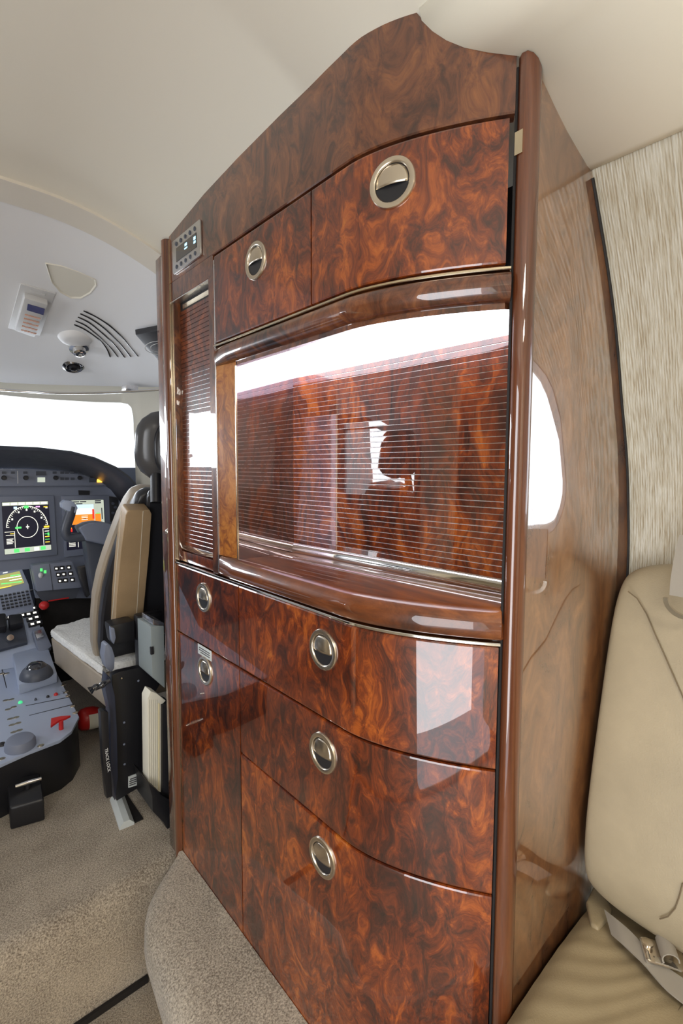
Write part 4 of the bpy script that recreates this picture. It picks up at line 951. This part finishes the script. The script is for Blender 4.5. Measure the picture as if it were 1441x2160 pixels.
# fire extinguisher under the seat
fe = thing('fire_extinguisher', W(190, 1530, y=2.2), 'red fire extinguisher with white label lying under the cockpit seat', 'fire extinguisher')
c0 = W(165, 1520, y=2.2); c1 = W(207, 1511, y=2.2)
mb = MB(); ax = (c1-c0)/np.linalg.norm(c1-c0); Ln = float(np.linalg.norm(c1-c0)); mb.lathe(c0, ax, [(.03, 0), (.042, .01), (.046, .03), (.046, Ln-.02), (.038, Ln), (.02, Ln+.012), (.001, Ln+.012)], 24); mb.build('bottle', M['red'], fe, smooth=50)
mb = MB(); Lb = []
for t in (Ln*.42, Ln*.88): Lb.append([c0+ax*t+np.array([0, -.0468*math.cos(a), .0468*math.sin(a)]) for a in np.linspace(-.9, .7, 9)])
mb.grid(Lb); mb.build('paper_label', M['paper'], fe, smooth=60)
# manuals, pocket and grey box by the jamb
bk_ = thing('manual_binder', W(330, 1670, y=1.52), 'thick white-paged manual in a black cover stowed upright beside the jamb', 'book')
def yb(name, pts, y, t, mat, par, bevel=.001):
    mb = MB(); mb.prism([W(*q, y=y) for q in pts], (0, t, 0)); return mb.build(name, mat, par, bevel=bevel)
yb('pages', [(311, 1474), (318, 1458), (330, 1462), (350, 1478), (342, 1486), (341, 1676), (328, 1662), (313, 1650)], 1.50, .05, M['paper'], bk_, .002)
yb('page_divider', [(334, 1484), (337, 1484), (337, 1668), (334, 1666)], 1.4985, .004, M['paper_yellow'], bk_)
for x in (315, 319, 323, 327, 331): yb('page_gap', [(x, 1476), (x+.7, 1476), (x+1.2, 1658), (x+.5, 1658)], 1.4985, .002, flat('page_shadow_grey', (.5, .49, .42), .9), bk_, 0)
yb('cover', [(342, 1488), (362, 1484), (366, 1690), (342, 1680)], 1.488, .07, M['black_leather'], bk_, .003)
pk = thing('document_pocket', W(345, 1790, z=0), 'black document pocket at the floor holding the manual', 'pocket')
yb('pocket_body', [(313, 1652), (327, 1663), (341, 1678), (365, 1690), (378, 1800), (358, 1758), (345, 1735), (322, 1712), (321, 1680)], 1.47, .14, M['black_metal'], pk, .003)
gb = thing('equipment_box', W(332, 1440, y=1.56), 'small grey-green metal equipment box above the stowed manual', 'equipment box')
yb('case', [(318, 1322), (346, 1318), (348, 1452), (321, 1428)], 1.52, .12, M['box_grey'], gb, .003)
yb('lid', [(323, 1306), (346, 1314), (346, 1322), (323, 1318)], 1.52, .10, M['silver'], gb, .002)
yb('latch', [(318, 1366), (324, 1364), (325, 1380), (319, 1382)], 1.515, .01, M['black_plastic'], gb, .001)

# ================================================================== COCKPIT HEADLINER FITTINGS
nh = np.array([0, -.232, -1.]); nh /= np.linalg.norm(nh)
def hp(px, py, h=0): return WS(px, py, hl_z, 1.3)+nh*h
def hs(name, pts, t, mat, parent=None, h=0, bevel=0):
    mb = MB(); mb.prism([hp(*q, h) for q in pts], nh*t); return mb.build(name, mat, parent, bevel=bevel)
ph = thing('cabin_phone', hp(66, 650), 'white phone handset with small screen in a ceiling cradle', 'telephone')
hs('cradle', [(43, 596), (117, 617), (84, 706), (17, 690)], .006, M['white_plastic'], ph, -.001, .002)
hd = hs('handset', [(50, 612), (100, 628), (72, 698), (30, 683)], .022, M['white_plastic'], ph, .004, .005)
hs('screen', [(57, 624), (93, 635), (90, 648), (55, 637)], .0012, flat('phone_screen', (.03, .03, .08), .1, emit=.5, ecol=(.03, .03, .08)), ph, .027)
kp = None
for r_ in range(5):
    for cl in range(5):
        q = (54+cl*6.6-r_*2.0, 648+r_*8.2+cl*1.9); c = hp(*q, .026)
        if kp is None:
            mb = MB(); mb.prism([c+np.array([a*.0042, b2*.0045, -b2*.001]) for a, b2 in ((-1, -1), (1, -1), (1, 1), (-1, 1))], nh*.002); kp = mb.build('key', flat('peach_key', (.75, .42, .30), .5), ph, bevel=.0006); kc = c
        else: clone(kp, c-kc, ph)
hs('cradle_latch', [(62, 607), (95, 616), (95, 619), (62, 610)], .003, M['white_plastic'], ph, .006)
# recessed light niche
dl = thing('dome_light', hp(150, 590), 'half-round recessed cream light niche in the cockpit headliner', 'ceiling light')
dp = niche
mb = MB(); cc = hp(152, 592); R0 = [hp(*q) for q in dp]
mb.loft([[cc+(p-cc)*1.05+nh*.001 for p in R0], [cc+(p-cc)*1.02+nh*.004 for p in R0], [cc+(p-cc)*.97+nh*.002 for p in R0], [cc+(p-cc)*.90-nh*.015 for p in R0], [cc+(p-cc)*.70-nh*.028+np.array([0, .012, 0]) for p in R0]]); mb.build('niche_rim', M['headliner'], dl, smooth=60)
# vent slots
vt = thing('air_vent', hp(225, 700), 'group of five curved black vent slots in the cockpit headliner', 'vent')
for pts in ([(178, 655), (205, 668), (232, 686), (256, 708), (274, 730), (290, 750)], [(171, 661), (195, 673), (220, 691), (243, 713), (260, 732), (275, 751)], [(166, 668), (188, 679), (210, 696), (233, 717), (250, 736), (262, 752)],
            [(161, 676), (182, 686), (203, 703), (222, 721), (238, 738), (248, 751)], [(158, 684), (178, 693), (198, 706), (214, 720), (226, 736), (232, 751)]):
    mb = MB(); mb.ribbon(smoothcurve([hp(*q, .003) for q in pts], 3), (.75, .65, 0), .010, .004); mb.build('slot', M['black_plastic'], vt, smooth=0)
# spot lamp, gasper
sp = thing('spot_light', hp(160, 725), 'small chrome swivel reading spotlight in a white socket', 'reading light')
c = hp(160, 712); mb = MB(); mb.lathe(c, nh, [(.060, 0), (.052, .012), (.035, .018), (.001, .018)], 24); mb.build('socket', M['cockpit_white'], sp, smooth=60)
c = hp(165, 728); mb = MB(); mb.lathe(c, nh+np.array([0, -.3, 0]), [(.036, 0), (.034, .02), (.024, .024), (.022, .040), (.015, .044), (.001, .040)], 20); mb.build('swivel_head', M['chrome'], sp, smooth=40)
gp = thing('air_outlet', hp(155, 771), 'round dark chrome adjustable air outlet near the windshield', 'air outlet')
c = hp(155, 771); mb = MB(); mb.lathe(c, nh+np.array([0, -.25, 0]), [(.040, 0), (.042, .006), (.034, .014), (.026, .012), (.022, .006)], 26); mb.build('outer_ring', flat('dark_chrome', (.3, .3, .31), .15, 1), gp, smooth=50)
mb = MB(); mb.lathe(c, nh+np.array([0, -.25, 0]), [(.022, .004), (.020, .014), (.012, .018), (.010, .010), (.001, .010)], 20); mb.build('nozzle', M['black_plastic'], gp, smooth=50)
# standby compass panel
cpn = thing('standby_gauge', hp(312, 705), 'dark triangular overhead gauge panel with a white dial arc by the jamb', 'gauge')
pts = [(284, 688), (345, 676), (350, 752), (331, 743)]
mb = MB(); mb.prism([hp(*q, .012) for q in pts], nh*.02); mb.build('panel', M['black_plastic'], cpn, bevel=.002)
mb = MB(); c = hp(338, 715, .034); u = np.array([1, 0, 0]); v = np.cross(nh, u)
for rr, wd in ((.055, .0022), (.036, .0022)):
    arc = [c+(u*math.cos(a)+v*math.sin(a))*rr for a in np.linspace(0, 2*math.pi, 30)]; mb.ribbon(arc, nh, .0012, wd)
mb.build('dial_marks', M['white_ink'], cpn, smooth=0)
# windshield handrail
hr_ = thing('handrail', W(150, 828, y=2.3), 'thin chrome curtain rail curving across above the windshield', 'rail')
def rl_pt(px, py, off=.10):
    y = 2.4
    for _ in range(10):
        p = W(px, py, y=y); y = edge_y(p[0])-off
    return p
P = [rl_pt(*q) for q in [(-120, 812), (-40, 819), (0, 822), (60, 826), (120, 829), (200, 829), (270, 826), (340, 822)]]
mb = MB(); mb.tube(smoothcurve(P, 4), .0055, 10); mb.build('tube', M['chrome'], hr_, smooth=70)
p = rl_pt(277, 819, .09); mb = MB(); mb.box(tuple(p+np.array([-.028, -.012, -.012])), tuple(p+np.array([.028, .05, .014]))); mb.build('bracket', M['silver'], hr_, bevel=.006)

# ================================================================== FAR SIDE OF THE CABIN (seen in the gloss)
for yc in (-1.02, -1.66):
    s2_ = thing('club_seat', (-.72, yc, ZA), 'tan leather club seat on the far side of the aisle, %s one' % ('forward' if yc > -1.2 else 'rear'), 'seat')
    mb = MB(); mb.box((-.92, yc-.28, ZA+.12), (-.42, yc+.28, .30)); mb.build('seat_cushion', M['leather'], s2_, bevel=.05, seg=3)
    mb = MB(); mb.box((-.95, yc-.30, .25), (-.46, yc-.16, .98)); mb.build('backrest', M['leather_pale'], s2_, bevel=.06, seg=3)
    for xa in (-.46, -.97): mb = MB(); mb.box((xa, yc-.25, .15), (xa+.09, yc+.25, .47)); mb.build('armrest', M['leather'], s2_, bevel=.03, seg=3)
